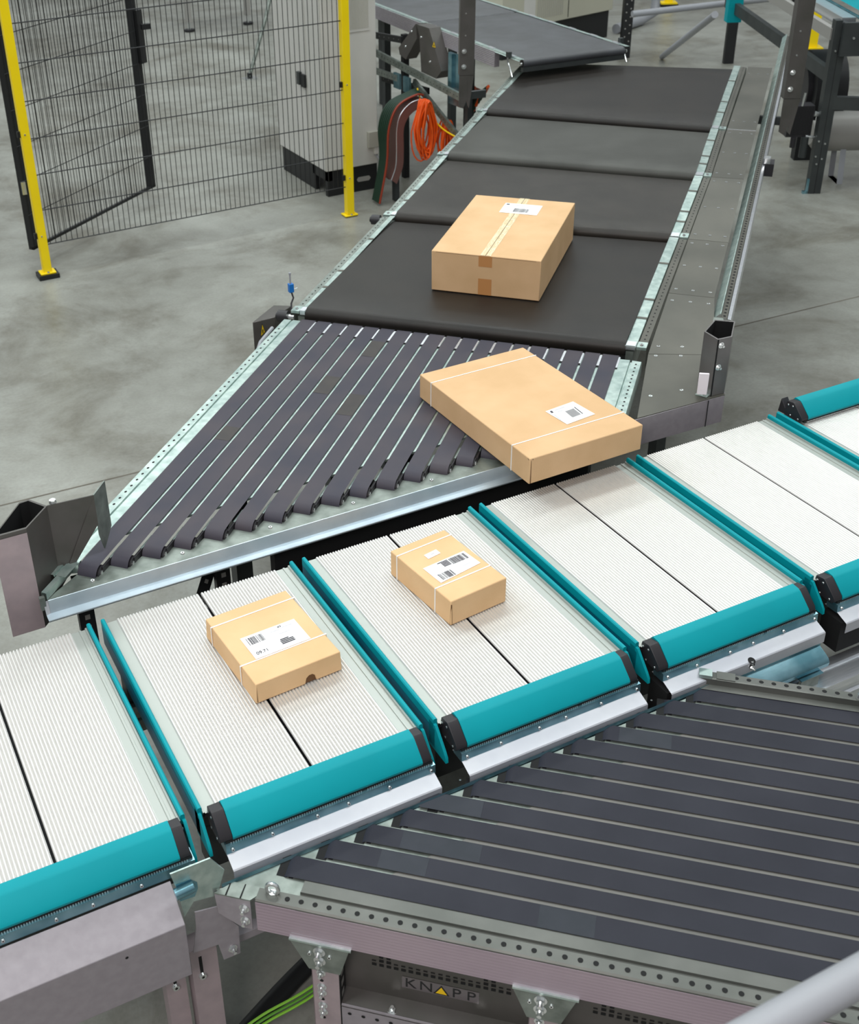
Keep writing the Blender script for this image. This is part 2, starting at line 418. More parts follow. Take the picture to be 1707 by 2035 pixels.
# nose plate with one scallop per strip
s = MB(); pts = []
for i in range(19):
    va = V0 + i * PT; vb = va + PT; vm = (va + vb) / 2
    ue = u_at_y(.205, vm) - .004
    a = mp(ue, va + .002, .958); b = mp(ue, vb - .012, .958); c = mp(ue + .028, vb - .004, .958)
    pts += [a, b, c]
xr = pts[-1].x + .03
outer = [V3((xr, .142, .958)), V3((-.118, .142, .958)), V3((-.118, .150, .958)), V3((.0, .232, .958))]
s.prism(pts + outer, (0, 0, -.004), galvd, mcap=galvd)
for x, y in ((.028, .172), (.32, .178), (.62, .178), (.92, .178), (1.22, .178), (1.52, .178)): s.screw((x, y, .958), (0, 0, 1), .0075, steel, .25)
s.build('nose_plate', merge)
s = MB()
s.sheet([(-.118, .142, .958), (-.118, .1405, .957), (-.118, .130, .9175)], (xr + .118, 0, 0), lipm)
s.build('lip_face', merge)
s = MB()
s.sheet([(-.132, .131, .9175), (-.132, .100, .9150), (-.132, .099, .913), (-.132, .102, .907)], (xr + .132, 0, 0), lipm)
s.poly([(-.132, .125, .9165), (-.132, .142, .957), (-.118, .1425, .957), (-.118, .131, .9178)], capm)
s.build('lip_flange', merge)
# side rails of the merge bed
s = MB()
s.sheet([mp(.10, v, z) for v, z in ((-.17, MZ - .004), (-.205, MZ - .004), (-.207, MZ - .010), (-.211, MZ - .010), (-.213, MZ - .004), (-.246, MZ - .005), (-.249, MZ - .012), (-.249, MZ - .08))], MU * 1.97, galv)
for k in range(46): s.disc(mp(.145 + k * .0405, -.230, MZ - .0043), .0062, dark, n=10, ax=MU, ry=.0045)
s.build('side_rail', merge, angle=30)
s = MB(); vr = V0 + 19 * PT
s.sheet([mp(u_at_y(.25, vr), v, z) for v, z in ((vr - .008, MZ - .003), (vr + .040, MZ - .002), (vr + .042, MZ - .012), (vr + .047, MZ - .012), (vr + .049, MZ - .003), (vr + .085, MZ - .004), (vr + .088, MZ - .012), (vr + .088, MZ - .06))], MU * (UB - u_at_y(.25, vr) - .03), galv)
for k in range(18): s.disc(mp(UB - .06 - k * .033, vr + .067, MZ - .0032), .006, dark, n=10, ax=MU, ry=.0042)
s.build('side_rail', merge, angle=30)
# corner channel at the sharp end
s = MB()
s.sheet([mp(.0, v, z) + V3((-.128, .150, 0)) for v, z in ((.012, -.03 + MZ), (.012, MZ - .006), (-.004, MZ - .004), (-.008, MZ - .05))], MU * .20, galv)
s.prism([(-.03, .252, MZ - .006), (.004, .238, MZ - .006), (.014, .252, MZ - .006), (-.02, .268, MZ - .006)], (0, 0, -.03), galv)
s.box(-.142, -.126, .136, .150, .93, .975, galvd)
s.build('corner_channel', merge)
# support under the merge bed
for (u, v) in ((.75, .1), (1.7, .1), (1.75, .72), (1.25, .55)):
    q = mp(u, v, 0); MB().box(q.x - .03, q.x + .03, q.y - .03, q.y + .03, 0, MZ - .03, darkm).build('support_leg', merge)
for (a, b) in (((.25, .20, .50), (.58, .46, .95)), ((1.0, .25, .62), (1.5, .28, .92))):
    s = MB(); a, b = V3(a), V3(b); d = (b - a); n = d.cross(V3((0, -1, 0))).normalized()
    s.obox(a, d, n * .045, (0, .003, 0), black)
    for k in range(9):
        q = a + d * ((k + .5) / 9) + n * .0225 + V3((0, -.0008, 0)); s.obox(q - n * .007 - d.normalized() * .007, d.normalized() * .014, n * .014, (0, -.0003, 0), tankm)
    s.build('support_strut', merge)
for (x, y) in ((.46, .30), (-.02, .24), (1.02, .30)):
    s = MB(); s.box(x, x + .05, y, y + .03, 0, .93, black)
    for k in range(20): s.box(x + .018, x + .034, y - .0012, y, .1 + k * .042, .118 + k * .042, tankm)
    s.build('support_upright', merge)
# plain near-black block filling the dark area under the sorter edge of the bed
s = MB(); s.prism([(.62, .16, .90), (.62, .20, .90), (.62, .20, .70), (.62, .16, .70)], (1.25, 0, 0), dark); s.build('under_block', merge)

# ------------------------------------------------------------------ upstream belts (gently rising)
ST = [((1.390, 1.586, 1.010), (2.370, .615, 1.010)), ((2.277, 2.393, 1.052), (3.265, 1.429, 1.052)), ((2.943, 2.989, 1.118), (3.862, 1.959, 1.118)),
      ((3.585, 3.593, 1.150), (4.473, 2.536, 1.150)), ((4.60, 4.56, 1.180), (5.606, 3.602, 1.180))]
BM = [beltd, belt, beltl, beltd]
BL = ['first belt section behind the strip merge, carrying the taped carton', 'second belt section, behind the taped carton\'s belt', 'third belt section, lightest grey, just before the long dark far belt',
      'long dark belt section at the end beneath the cross feeding conveyor']
UPV = V3((0, 0, 1))
for k in range(4):
    L0, R0 = V3(ST[k][0]), V3(ST[k][1]); L1, R1 = V3(ST[k + 1][0]), V3(ST[k + 1][1])
    t = thing('belt_conveyor', BL[k], 'conveyor', group=None)
    e = (L1 - L0).normalized(); eR = (R1 - R0).normalized(); c = (R0 - L0).normalized(); up = UPV
    m = BM[k]; r = .036
    L0s = L0; R0s = R0
    s = MB()
    # belt: nose at the near end, flat run, tail at the far end
    dz0 = .016
    pl, pr = [], []
    for a in (-160, -130, -105, -80, -60, -40, -20, 0):
        q = math.radians(a); off = r * math.sin(q); dz = r * math.cos(q) - r
        pl.append(L0 + e * (r + off) + up * (dz + dz0)); pr.append(R0 + eR * (r + off) + up * (dz + dz0))
    n1 = 6
    for i in range(1, n1):
        f = i / n1; zz = dz0 * (1 - f) - .010 * f
        pl.append(L0 + (L1 - L0) * f + up * zz); pr.append(R0 + (R1 - R0) * f + up * zz)
    for a in (0, 30, 60, 90, 130):
        q = math.radians(a)
        pl.append(L1 + e * (-.01 - r + r * math.sin(q)) + up * (-.012 + r * math.cos(q) - r)); pr.append(R1 + eR * (-.01 - r + r * math.sin(q)) + up * (-.012 + r * math.cos(q) - r))
    n = len(pl); s.mesh(pl + pr, [(i, i + 1, n + i + 1, n + i) for i in range(n - 1)], m)
    s.build('belt', t, angle=70)
    s = MB(); s.cyl(L0 + e * r + up * (dz0 - r), R0 + eR * r + up * (dz0 - r), r * .9, blackp, 16); s.build('nose_roller', t)
    # side strips
    for sgn, a0, a1, dirv in ((-1, L0, L1, -c), (1, R0, R1, c)):
        a0 = a0 + (a1 - a0).normalized() * .004; a1 = a1 - (a1 - a0).normalized() * .004; ee = (a1 - a0); w = .026 if sgn < 0 else .042
        s = MB()
        s.sheet([a0 + dirv * o + up * z for o, z in ((-.001, .004), (w, .003), (w + .001, -.01))], ee, galv)
        for f in (.22, .38, .72): s.sheet([a0 + ee * f + dirv * o + up * z for o, z in ((.0, .0055), (w, .0045), (w + .002, -.008))], ee.normalized() * .018, stain)
        s.obox(a0 + dirv * .002 + up * -.012, ee.normalized() * .04, dirv * (w * .9), up * .02, alub)
        s.build('edge_strip', t, angle=30)
        s = MB(); o0 = w + .005
        s.sheet([a0 + dirv * o + up * z for o, z in ((o0, -.003), (o0 + .034, -.004), (o0 + .038, -.012), (o0 + .038, -.09))], ee, stain if sgn > 0 else galvd)
        nh = int(ee.length / .036)
        for j in range(nh): s.disc(a0 + ee * ((j + .5) / nh) + dirv * (o0 + .017) + up * (-.0028), .0055, dark, up, 8, ax=ee, ry=.0038)
        s.obox(a0 + dirv * (o0 - .002) + up * -.008, ee.normalized() * .05, dirv * .038, up * .012, galv)
        s.screw(a0 + ee.normalized() * .02 + dirv * (o0 + .015) + up * .004, up, .008, steel)
        s.build('perforated_rail', t, angle=30)
        s = MB(); s.obox(a0 + dirv * .004 - up * .13, ee, dirv * .03, up * .11, galvd); s.build('side_profile', t)
    for q in (L0 * .85 + R0 * .15, L0 * .15 + R0 * .85):
        q = q + e * .45; MB().box(q.x - .03, q.x + .03, q.y - .03, q.y + .03, 0, q.z - .06, darkm).build('support_leg', t)
    if k in (0, 1):
        s = MB(); q = L0 - c * .085 + e * .01 - up * .03
        s.cyl(q, q - c * .045, .026, blackp, 18); s.cyl(q - c * .045, q - c * .055, .014, blackp, 12); s.cyl(q + c * .03, q, .012, steel, 10)
        s.build('roller_motor', t)

# steel cover plates beside the belts
stations = [V3((2.067, .150, .985)), V3((2.420, .530, 1.003)), V3((2.85, .93, 1.03)), V3((3.325, 1.365, 1.052)), V3((3.925, 1.90, 1.118)), V3((4.54, 2.475, 1.150)), V3((5.68, 3.545, 1.175))]
outer = [V3((2.465, .136, .985)), V3((2.650, .330, 1.003)), V3((3.075, .715, 1.03)), V3((3.545, 1.140, 1.052)), V3((4.140, 1.680, 1.118)), V3((4.755, 2.262, 1.150)), V3((5.93, 3.345, 1.175))]
gA, gB = V3((2.860, .658, 0)), V3((6.60, 4.175, 0)); gq = (gB - gA).normalized()
for k in range(2, 7):      # outer edges run along the foot of the guard rail
    q = gA + gq * (V3((stations[k].x, stations[k].y, 0)) - gA).dot(gq); outer[k] = V3((q.x, q.y, stations[k].z)) - V3((gq.y, -gq.x, 0)) * .012
outer[1] = V3((2.640, .400, 1.0))
pl_lab = ['grey steel cover plate with a folded front face, under the white reflector post', 'grey steel cover plate alongside the carton\'s belt, lower half', 'grey steel cover plate alongside the carton\'s belt, upper half',
          'grey steel cover plate alongside the second belt section', 'grey steel cover plate alongside the third, lightest belt section', 'long grey steel cover plate alongside the dark far belt']
for k in range(6):
    a, b, c_, d = stations[k], outer[k], outer[k + 1], stations[k + 1]
    s = MB(); g = (d - a).normalized() * .0015
    s.prism([a + g, b + g, c_ - g, d - g], (0, 0, -.003), stain)
    ed = (d - a); 
    if k == 5: s.prism([a + g, b + g, b + g * 5, a + g * 5], (0, 0, .002), alub)
    rows = (.12, .88) if k != 0 else (.30, .97)
    rows = (.08, .5, .93) if k in (2, 3, 4) else rows
    for f in rows:
        for w in (.12, .5, .88):
            q = (a + (d - a) * f) * (1 - w) + (b + (c_ - b) * f) * w; s.disc(q + UPV * .0008, .0075, steel, (0, 0, 1), 10); s.disc(q + UPV * .0012, .0025, stain, (0, 0, 1), 6)
    if k == 0:
        for x, y in ((2.13, .17), (2.24, .165), (2.345, .16)): s.disc((x, y + .012, .9862), .0062, steel, (0, 0, 1), 10)
    o = s.build('cover_plate'); tag(o, pl_lab[k], 'cover plate')
    if k == 1: MB().box(2.58, 2.63, .60, .65, 0, .99, darkm).build('support_leg', o)
    if k == 0:
        s = MB(); s.obox((2.02, .148, .982), (.445, -.012, 0), (0, .003, 0), (0, 0, -.112), lilacg)
        s.obox((2.385, .1352, .982), (.004, 0, 0), (0, -.0006, 0), (0, 0, -.112), dark)
        s.obox((2.465, .136, .982), (.02, .02, 0), (-.003, .003, 0), (0, 0, -.112), lilacg)
        s.build('front_face', o)

# guard rail outside the plates
gr = thing('side_guard_rail', 'long sloping steel guard rail with slotted strip along the cover plates', 'guard rail')
G0 = V3((2.860, .658, 1.000)); G1 = V3((6.60, 4.175, 1.158)); ge = G1 - G0; gd = V3((ge.y, -ge.x, 0)).normalized()
G0i = V3((2.735, .410, .985))
s = MB(); s.sheet([G0 + gd * o + UPV * z for o, z in ((.0, -.035), (.0, .005), (.028, .034), (.031, .034), (.033, .028))], ge, galv); s.build('inner_face', gr, angle=20)
s = MB(); s.sheet([G0 + gd * o + UPV * z for o, z in ((.033, .02), (.057, .018), (.06, .01))], ge, stain)
nh = 150
for j in range(nh): s.disc(G0 + ge * ((j + .5) / nh) + gd * .046 + UPV * .0198, .0075, dark, (0, 0, 1), 6, ax=ge, ry=.006)
s.build('slotted_strip', gr)
s = MB(); s.sheet([G0 + gd * o + UPV * z for o, z in ((.06, .014), (.074, .012), (.076, .0), (.076, -.07))], ge * .92, alub); s.build('outer_profile', gr)
s = MB(); s.obox(G0 + ge * .40 + gd * .062 + UPV * -.05, ge.normalized() * .09, gd * .06, UPV * .07, blackp); s.obox(G0 + ge * .40 + gd * .07 + UPV * .02, ge.normalized() * .05, gd * .03, UPV * .03, steel); s.build('clamp', gr)

# ------------------------------------------------------------------ hollow guide posts at both ends of the merge
def hollow(mb, pts, z0, z1, m, wall=.004):
    n = len(pts); c = sum((V3((p[0], p[1], 0)) for p in pts), V3((0, 0, 0))) / n
    inn = [c + (V3((p[0], p[1], 0)) - c) * .9 for p in pts]
    for i in range(n):
        a, b = pts[i], pts[(i + 1) % n]; ai, bi = inn[i], inn[(i + 1) % n]
        mb.poly([(a[0], a[1], z0), (b[0], b[1], z0), (b[0], b[1], z1), (a[0], a[1], z1)], m)
        mb.poly([(ai.x, ai.y, z0), (ai.x, ai.y, z1), (bi.x, bi.y, z1), (bi.x, bi.y, z0)], dark)
        mb.poly([(a[0], a[1], z1), (b[0], b[1], z1), (bi.x, bi.y, z1), (ai.x, ai.y, z1)], m)
rp = thing('reflector_post', 'short hollow grey steel post with a white reflector plate beside the cover plates', 'post')
s = MB(); hollow(s, [(2.408, .152), (2.470, .146), (2.575, .246), (2.520, .296), (2.414, .232)], .9866, 1.22, postm)
s.obox((2.4075, .1515, .985), (.006, -.0006, 0), (0, -.001, 0), (0, 0, .235), dark)
s.build('shell', rp, angle=20)
for z in (1.195, 1.105): MB().bolt((2.425, .1500, z), (-.1, -1, 0), .008).build('bolt', rp)
s = MB(); s.obox((2.356, .168, 1.000), (.029, -.022, 0), (.006, .008, 0), (0, 0, .088), refl); o = s.build('reflector_plate', rp, bevel=.002); o['label'] = 'white reflector plate'
s = MB(); s.prism([(2.555, .34, 1.018), (2.585, .37, 1.018), (2.61, .345, 1.018), (2.575, .30, 1.018)], (0, 0, .17), galvd); s.build('end_bracket', rp)
s = MB(); s.obox((2.386, .147, .9875), (.05, .02, 0), (-.02, .04, 0), (0, 0, .003), galv); s.screw((2.39, .17, .99), (0, 0, 1), .006); s.build('foot_plate', rp)

lp = thing('guide_post', 'hollow lilac grey steel guide post with a dark side plate at the merge tip', 'post')
s = MB(); hollow(s, [(-.235, .170), (-.136, .170), (-.052, .262), (-.092, .326), (-.122, .322)], .845, 1.205, graym)
s.poly([(-.235, .1685, .845), (-.136, .1685, .845), (-.136, .1685, 1.192), (-.235, .1685, 1.192)], pinkg)
s.build('shell', lp, angle=20)
s = MB()
s.prism([(-.052, .262, 1.205), (.088, .252, 1.205), (.088, .252, 1.10), (-.06, .255, .90), (-.052, .262, .90)], (0, .004, 0), graym)
s.build('side_plate', lp)
s = MB(); s.prism([(.088, .252, 1.205), (.142, .318, 1.205), (.142, .318, 1.04), (.10, .262, 1.0), (.088, .252, 1.06)], (-.003, .003, 0), galvd); s.build('wing', lp)
s = MB(); s.screw((-.032, .272, 1.206), (0, 0, 1), .012); s.cyl((-.032, .272, 1.19), (-.032, .272, 1.215), .010, steel); s.build('bolt', lp)

# ------------------------------------------------------------------ lower strip conveyor
B = math.radians(-41.4); LU = V3((math.cos(B), math.sin(B), 0)); LV = V3((-math.sin(B), math.cos(B), 0))
LS = .9701
def lpt(u, v, z): return LU * (.0442 + LS * u) + LV * (-.0736 + LS * v) + V3((0, 0, .0925 + LS * z))
LZ = .75; W0 = -.6035; LP = .0715; UE = 2.75   # design sizes; lpt places and sizes the whole unit
low = thing('strip_outfeed_conveyor', 'lower strip conveyor of wide dark belts with pale lilac side profile', 'conveyor')
def end_u(i): return .733 + .0790 * i
for i in range(13):
    va = W0 + i * LP + (.001 if i == 0 else .0072); vb = W0 + (i + 1) * LP - .0072; ue = end_u(i); r = .03
    path = []
    for k in range(7, -1, -1):
        a = math.radians(90 + k * 20); path.append((ue + r + math.cos(a) * r, LZ - r + math.sin(a) * r))
    path += [(ue + .3, LZ), (UE, LZ)]
    s = MB(); s.sheet([lpt(u, va, z) for u, z in path], LV * (vb - va), strip2)
    for si, uu, ln in ((0, 1.36, .13), (2, 1.0, .20), (1, .96, .12), (4, 1.02, .16), (9, 1.5, .14)):
        if si == i: s.poly([lpt(uu, va, LZ + .0006), lpt(uu + ln, va, LZ + .0006), lpt(uu + ln, vb, LZ + .0006), lpt(uu, vb, LZ + .0006)], splice2)
    so = s.build('strip_belt', low, angle=60)
    s = MB()
    s.cyl(lpt(ue + r, va, LZ - r - .001), lpt(ue + r, vb, LZ - r - .001), r * .85, blackp, 14)
    s.build('tail_roller', so)
s = MB()
s.prism([lpt(end_u(0) + .16, W0 - .035, LZ - .010), lpt(UE, W0 - .035, LZ - .010), lpt(UE, W0 + 13 * LP + .01, LZ - .010), lpt(end_u(13) + .13, W0 + 13 * LP + .01, LZ - .010)], (0, 0, .0065), bedm)
s.build('bed_plate', low)
# stepped end plate between the strip tails and the sorter edge
s = MB()
def u_on_edge(v, y=-.962):      # where the line of constant v meets the sorter edge
    return ((y - LV.y * (-.0736 + LS * v)) / LU.y - .0442) / LS
va, vb, z = W0 - .075, W0 + 13 * LP + .01, LZ - .006
s.poly([lpt(u_on_edge(va), va, z), lpt(u_on_edge(va) + .30, va, z), lpt(u_on_edge(vb) + .20, vb, z), lpt(u_on_edge(vb), vb, z)], galvd)
for i in range(13):
    va = W0 + i * LP; ue = end_u(i); z = LZ - .0054
    s.poly([lpt(ue - .007, va + .002, z), lpt(ue + .02, va + .002, z), lpt(ue + .02, va + LP - .002, z), lpt(ue - .007, va + LP - .002, z)], dark)  # dark quads paint in the shade of the gap at each strip end
for i in range(13):
    q = lpt(end_u(i) - .022, W0 + i * LP + .055, LZ - .003); s.disc(q, .003, steel)
s.build('end_plate', low)
s = MB(); s.sheet([V3((.0, -.963, .816)), V3((.0, -.960, .825)), V3((.0, -.957, .79))], (1.50, .006, 0), galvb); s.build('end_flange', low)
# near side rail
s = MB()
s.sheet([lpt(.80, v, z) for v, z in ((W0 + .004, LZ - .002), (W0 - .034, LZ - .001), (W0 - .0355, LZ + .002), (W0 - .0375, LZ + .002), (W0 - .039, LZ - .005), (W0 - .043, LZ - .005), (W0 - .046, LZ - .001), (W0 - .078, LZ - .002), (W0 - .082, LZ - .006), (W0 - .083, LZ - .012))], LU * (UE - .8), zincr)
for k in range(50): s.disc(lpt(.775 + k * .0345, W0 - .062, LZ - .0006), .0062, dark, n=12)
s.sheet([lpt(.70, v, z) for v, z in ((W0 - .046, LZ - .0012), (W0 - .078, LZ - .0022), (W0 - .082, LZ - .0062), (W0 - .083, LZ - .02))], LU * .105, zincr)
s.build('side_rail', low, angle=25)
s = MB(); zz = LZ - .010; pr = [(W0 - .0835, zz)]
for k in range(9):
    z = zz - .008 - k * .0105; pr += [(W0 - .0835, z), (W0 - .0831, z - .0014), (W0 - .0831, z - .0022), (W0 - .0835, z - .0036)]
pr += [(W0 - .0835, LZ - .108), (W0 - .06, LZ - .108), (W0 - .06, zz)]
s.prism([lpt(.70, v, z) for v, z in pr], LU * (UE - .70), lilac); s.build('side_profile', low, angle=20)
# corner plate at the tip
s = MB()
s.prism([lpt(u, W0 - .085, z) for u, z in ((.597, LZ - .008), (.688, LZ - .008), (.688, LZ - .108), (.66, LZ - .108), (.602, LZ - .075))], LV * .003, lilacg)
s.prism([lpt(.597, W0 - .085, LZ - .008), lpt(.688, W0 - .085, LZ - .008), lpt(.72, W0 - .044, LZ - .006), lpt(.632, W0 - .044, LZ - .006)], (0, 0, .004), galvd)
s.obox(lpt(.625, W0 - .0855, LZ - .003), LU * .003, LV * .04, (0, 0, .0015), dark); s.obox(lpt(.662, W0 - .0855, LZ - .003), LU * .003, LV * .04, (0, 0, .0015), dark)
for z in (.715, .672): s.bolt(lpt(.672, W0 - .0852, z), -LV, .0085)
s.build('corner_plate', low)
s = MB(); c = lpt(.735, W0 - .052, LZ + .012)
s.tube([c + (LU * math.cos(a) * .014 + UPV * math.sin(a) * .016) for a in [2 * PI * k / 16 for k in range(16)]], .0055, steel, 8, True); s.cyl(c - UPV * .016, c - UPV * .012 + LU * .0, .009, steel)
s.build('lifting_eye', low)
# far side rail
vf = W0 + 13 * LP; s = MB(); u0 = end_u(13) - .05
s.sheet([lpt(u0, v, z) for v, z in ((vf - .012, LZ + .002), (vf + .010, LZ + .004), (vf + .012, LZ + .022), (vf + .016, LZ + .024), (vf + .045, LZ + .022), (vf + .047, LZ - .05))], LU * .85, zincr)
for k in range(20): s.disc(lpt(u0 + .10 + k * .034, vf + .030, LZ + .0236), .0065, dark, n=12)
s.obox(lpt(u0 - .004, vf + .012, LZ + .0), LU * .035, LV * .03, (0, 0, .032), galv); s.obox(lpt(u0 + .045, vf + .014, LZ + .012), LU * .05, LV * .032, (0, 0, .0135), zincr)
s.build('side_rail', low, angle=25)
s = MB(); c = lpt(u0 + .445, vf + .02, LZ + .03)
s.tube([c + (LU * math.cos(a) * .018 + UPV * math.sin(a) * .02) for a in [2 * PI * k / 16 for k in range(16)]], .007, steel, 8, True)
s.build('lifting_eye', low)
# legs with gussets
for (ua, ub, u0, u1) in ((.781, .931, .832, .901), (1.32, 1.467, 1.362, 1.431), (2.2, 2.35, 2.24, 2.31)):
    vv = W0 - .088
    s = MB(); s.box(0, 0, 0, 0, 0, 0, galvd) if False else None
    s.prism([lpt(ua, vv, LZ - .110), lpt(ub, vv, LZ - .110), lpt(u1 + .005, vv, LZ - .205), lpt(u0 - .005, vv, LZ - .205)], LV * .004, galvd)
    s.obox(lpt(ua, vv - .002, LZ - .112), LU * (ub - ua), LV * .05, (0, 0, .006), galv)
    um = (u0 + u1) / 2 - .01
    for z in (.618, .585): s.bolt(lpt(um, vv, z), -LV, .010)
    for du in (-.025, .025): s.screw(lpt(um + du, vv, .605), -LV, .006)
    g = s.build('gusset', low)
    s = MB(); vv += .004
    s.obox(lpt(u0, vv, -.085), LU * (u1 - u0) * LS, LV * .002, (0, 0, .62), pinkg)
    s.obox(lpt(u0, vv, -.085), LU * .002, LV * .06, (0, 0, .62), pinkg); s.obox(lpt(u1, vv, -.085), LU * .002, LV * .06, (0, 0, .70), black)
    for k in range(14):
        s.disc(lpt(um, vv - .0006, .54 - k * .036), .005, dark, -LV, 10)
        s.obox(lpt(u1 + .0025, vv + .012, .60 - k * .04), LU * .0005, LV * .018, (0, 0, .018), tankm)
    for z in (.535, .482, .46, .41, .385): s.bolt(lpt(um, vv, z), -LV, .008)
    s.obox(lpt(u0 - .02, vv - .02, -.0953), LU * .11, LV * .1, (0, 0, .012), black)
    s.build('leg', low)
# logo panel
s = MB(); pv = -.64
def pp(u, z, d=.001): return lpt(u, pv - d, z)
s.obox(lpt(.90, pv, .435), LU * 1.6, LV * .003, (0, 0, .205), graym)
s.prism([lpt(.90, pv, .435), lpt(.90, pv - .045, .425), lpt(.90, pv - .045, .421), lpt(.90, pv, .431)], LU * 1.6, graym)
pz = lambda u: .0
for base, cnt in ((.973, 19), (1.505, 22)):
    for k in range(cnt):
        u = base + k * .0183
        s.obox(pp(u, .540), LU * .011, LV * -.0003, (0, 0, .0085), dark)
        s.obox(pp(u, .556), LU * .010, LV * -.0003, (0, 0, .0035), dark)
        if k in (1, 2, 15, 16): s.obox(pp(u, .556), LU * .011, LV * -.0003, (0, 0, .0085), dark); s.obox(pp(u, .571), LU * .010, LV * -.0003, (0, 0, .007), dark)
s.build('machine_panel', low)
s = MB(); s.poly([pp(1.048, .480), pp(1.238, .480), pp(1.238, .522), pp(1.048, .522)], mat('clear label film', (104, 98, 100), .25)); lb = s.build('name_plate', low)
T = frame_mat((0, 0, 0), LU, UPV)
for ch, u in (('K', 1.054), ('N', 1.090), ('P', 1.171), ('P', 1.207)):
    Tm = T.copy(); Tm.translation = pp(u, .486, .0015); text_part('letter', ch, .045, black, lb, Tm)
s = MB(); u, z, w, h = 1.146, .484, .036, .034
def tri(w, h, d, m): s.poly([pp(u - w / 2, z + (.034 - h) / 3, d), pp(u + w / 2, z + (.034 - h) / 3, d), pp(u, z + (.034 - h) / 3 + h, d)], m)
tri(.040, .034, .0016, black); tri(.0285, .0245, .0020, signy); s.build('triangle_emblem', lb)
s = MB()
s.obox(lpt(.905, W0 - .085, .30), LU * .44, LV * .004, (0, 0, .125), lilacg); s.obox(lpt(.905, W0 - .085, .42), LU * .44, LV * .03, (0, 0, .004), graym)
for k in range(8): s.disc(lpt(.925 + k * .035, W0 - .0862, .40), .005, dark, -LV, 10)
for u in (1.03, 1.24): s.bolt(lpt(u, W0 - .07, .424), UPV, .008)
s.build('cross_member', low)

# ------------------------------------------------------------------ guard box and legs of the sorter
gb = thing('guard_box', 'plain grey sheet metal guard box bolted under the teal cover', 'guard box')
s = MB(); s.prism([(-1.3, -.912, 0.846), (-1.3, -1.0, .790), (-1.3, -1.0, .613), (-1.3, -.996, 0.613), (-1.3, -.996, 0.788), (-1.3, -.912, 0.842)], (1.192, 0, 0), lilacg); s.disc((-.251, -1.0005, .762), .004, dark, (0, -1, 0)); s.build('shell', gb, bevel=.003)
s = MB(); s.prism([(-.117, -.962, 0.924), (-.02, -.962, 0.924), (.01, -.962, 0.869), (-.014, -.962, 0.796), (-.072, -.962, 0.807), (-.098, -.962, 0.769), (-.105, -.962, 0.854)], (0, .004, 0), galv)
s.prism([(-.108, -.9635, 0.886), (-.073, -.9635, 0.884), (-.058, -.9635, 0.866), (-.058, -.9635, 0.846), (-.068, -.9635, 0.824), (-.104, -.9635, 0.827)], (0, .0015, 0), galvb)
s.tube([(-.115, -.973, 0.866), (-.07, -.973, 0.870)], .014, galvb, 12)
s.build('bracket_plate', gb)
s = MB(); s.prism([(-.074, -.968, 0.777), (-.016, -.968, 0.765), (-.014, -.968, 0.743), (.027, -.968, 0.669), (.024, -.968, 0.572), (-.019, -.968, 0.573), (-.028, -.968, 0.635), (-.091, -.968, 0.642), (-.076, -.968, 0.725)], (0, .003, 0), lilacg)
s.bolt((.006, -.968, 0.602), (0, -1, 0), .008); s.build('bracket_plate', gb)
for (x0, x1, y, zt) in ((-.156, -.104, -.90, .56), (-.092, -.024, -.93, .60)):
    s = MB(); s.box(x0, x1, y, y + .05, 0, zt, pinkg); s.screw((x0 + .024, y, zt - .10), (0, -1, 0), .011); s.box(x0 + .02, x0 + .028, y - .0008, y, zt - .095, zt - .03, dark); s.build('leg', gb)
s = MB(); s.obox((.02, -.93, 0.560), (.10, 0, 0), (0, .03, 0), (0, 0, .024), lilacg); s.build('cross_bar', gb)
s = MB(); s.box(-1.05, -1.0, -.90, -.85, 0, .56, pinkg); s.build('leg', gb)
# cables on the floor below the lower conveyor
for k in range(3):
    s = MB(); s.tube(curve_pts([(-.02, -.865 + .009 * k, .06 + .006 * k), (.1, -.86 + .009 * k, .10 + .006 * k), (.25, -.86 + .009 * k, .125 + .006 * k), (.45, -.82 + .009 * k, .15 + .006 * k), (.7, -.74 + .009 * k, .16 + .006 * k)]), .004, lime if k != 1 else mat('green cable light', (96, 160, 50), .5), 6)
    tag(s.build('earth_cable'), 'yellow green cable running behind the lower conveyor leg', 'cable', 'yellow green cables behind the lower conveyor leg')
s = MB(); s.tube(curve_pts([(.02, -.83, .03), (.3, -.70, .03), (.7, -.56, .03), (.98, -.50, .03)]), .028, black, 12); tag(s.build('cable_hose'), 'black hose lying on the floor under the sorter', 'hose')

# foreground hand rail
s = MB(); s.tube([(-.55, -2.285, 1.885), (.2, -2.285, 1.885), (2.2, -2.28, 1.885)], .0215, railp, 20)
hr = s.build('hand_rail'); tag(hr, 'blurred pale grey round hand rail crossing the lower corner', 'hand rail')
s = MB()
for x in (-.5, 2.1): s.cyl((x, -2.285, 0), (x, -2.285, 1.87), .0215, railp, 16)
s.build('rail_post', hr)

# ------------------------------------------------------------------ cartons
def carton(label, c, ltop, lens, h, a1, a2, m, tilt=None, bev=.003):
    """c: centre of the top; lens along e1 and e2"""
    t = thing('carton', label, 'carton', (c[0], c[1], c[2] - h), math.radians(a2))
    return t
def carton_body(t, l1, l2, h, m, notch=False, slant=0.):
    # local x along e2, local y along e1
    s = MB(); a, b = l2 / 2, l1 / 2
    s.box(-a, a, -b, b, 0, h, m)
    o = s.build('shell', t, bevel=.003, seg=2)
    return o
def band(t, x, l1, h, w=.0045):
    s = MB(); b = l1 / 2 + .0012; z = h + .0012
    s.prism([(x - w / 2, -b, -.0), (x - w / 2, -b, z), (x - w / 2, b, z), (x - w / 2, b, 0), (x - w / 2, b - .001, 0), (x - w / 2, b - .001, z - .0008), (x - w / 2, -b + .001, z - .0008), (x - w / 2, -b + .001, 0)], (w, 0, 0), strap)
    return s.build('strap', t)
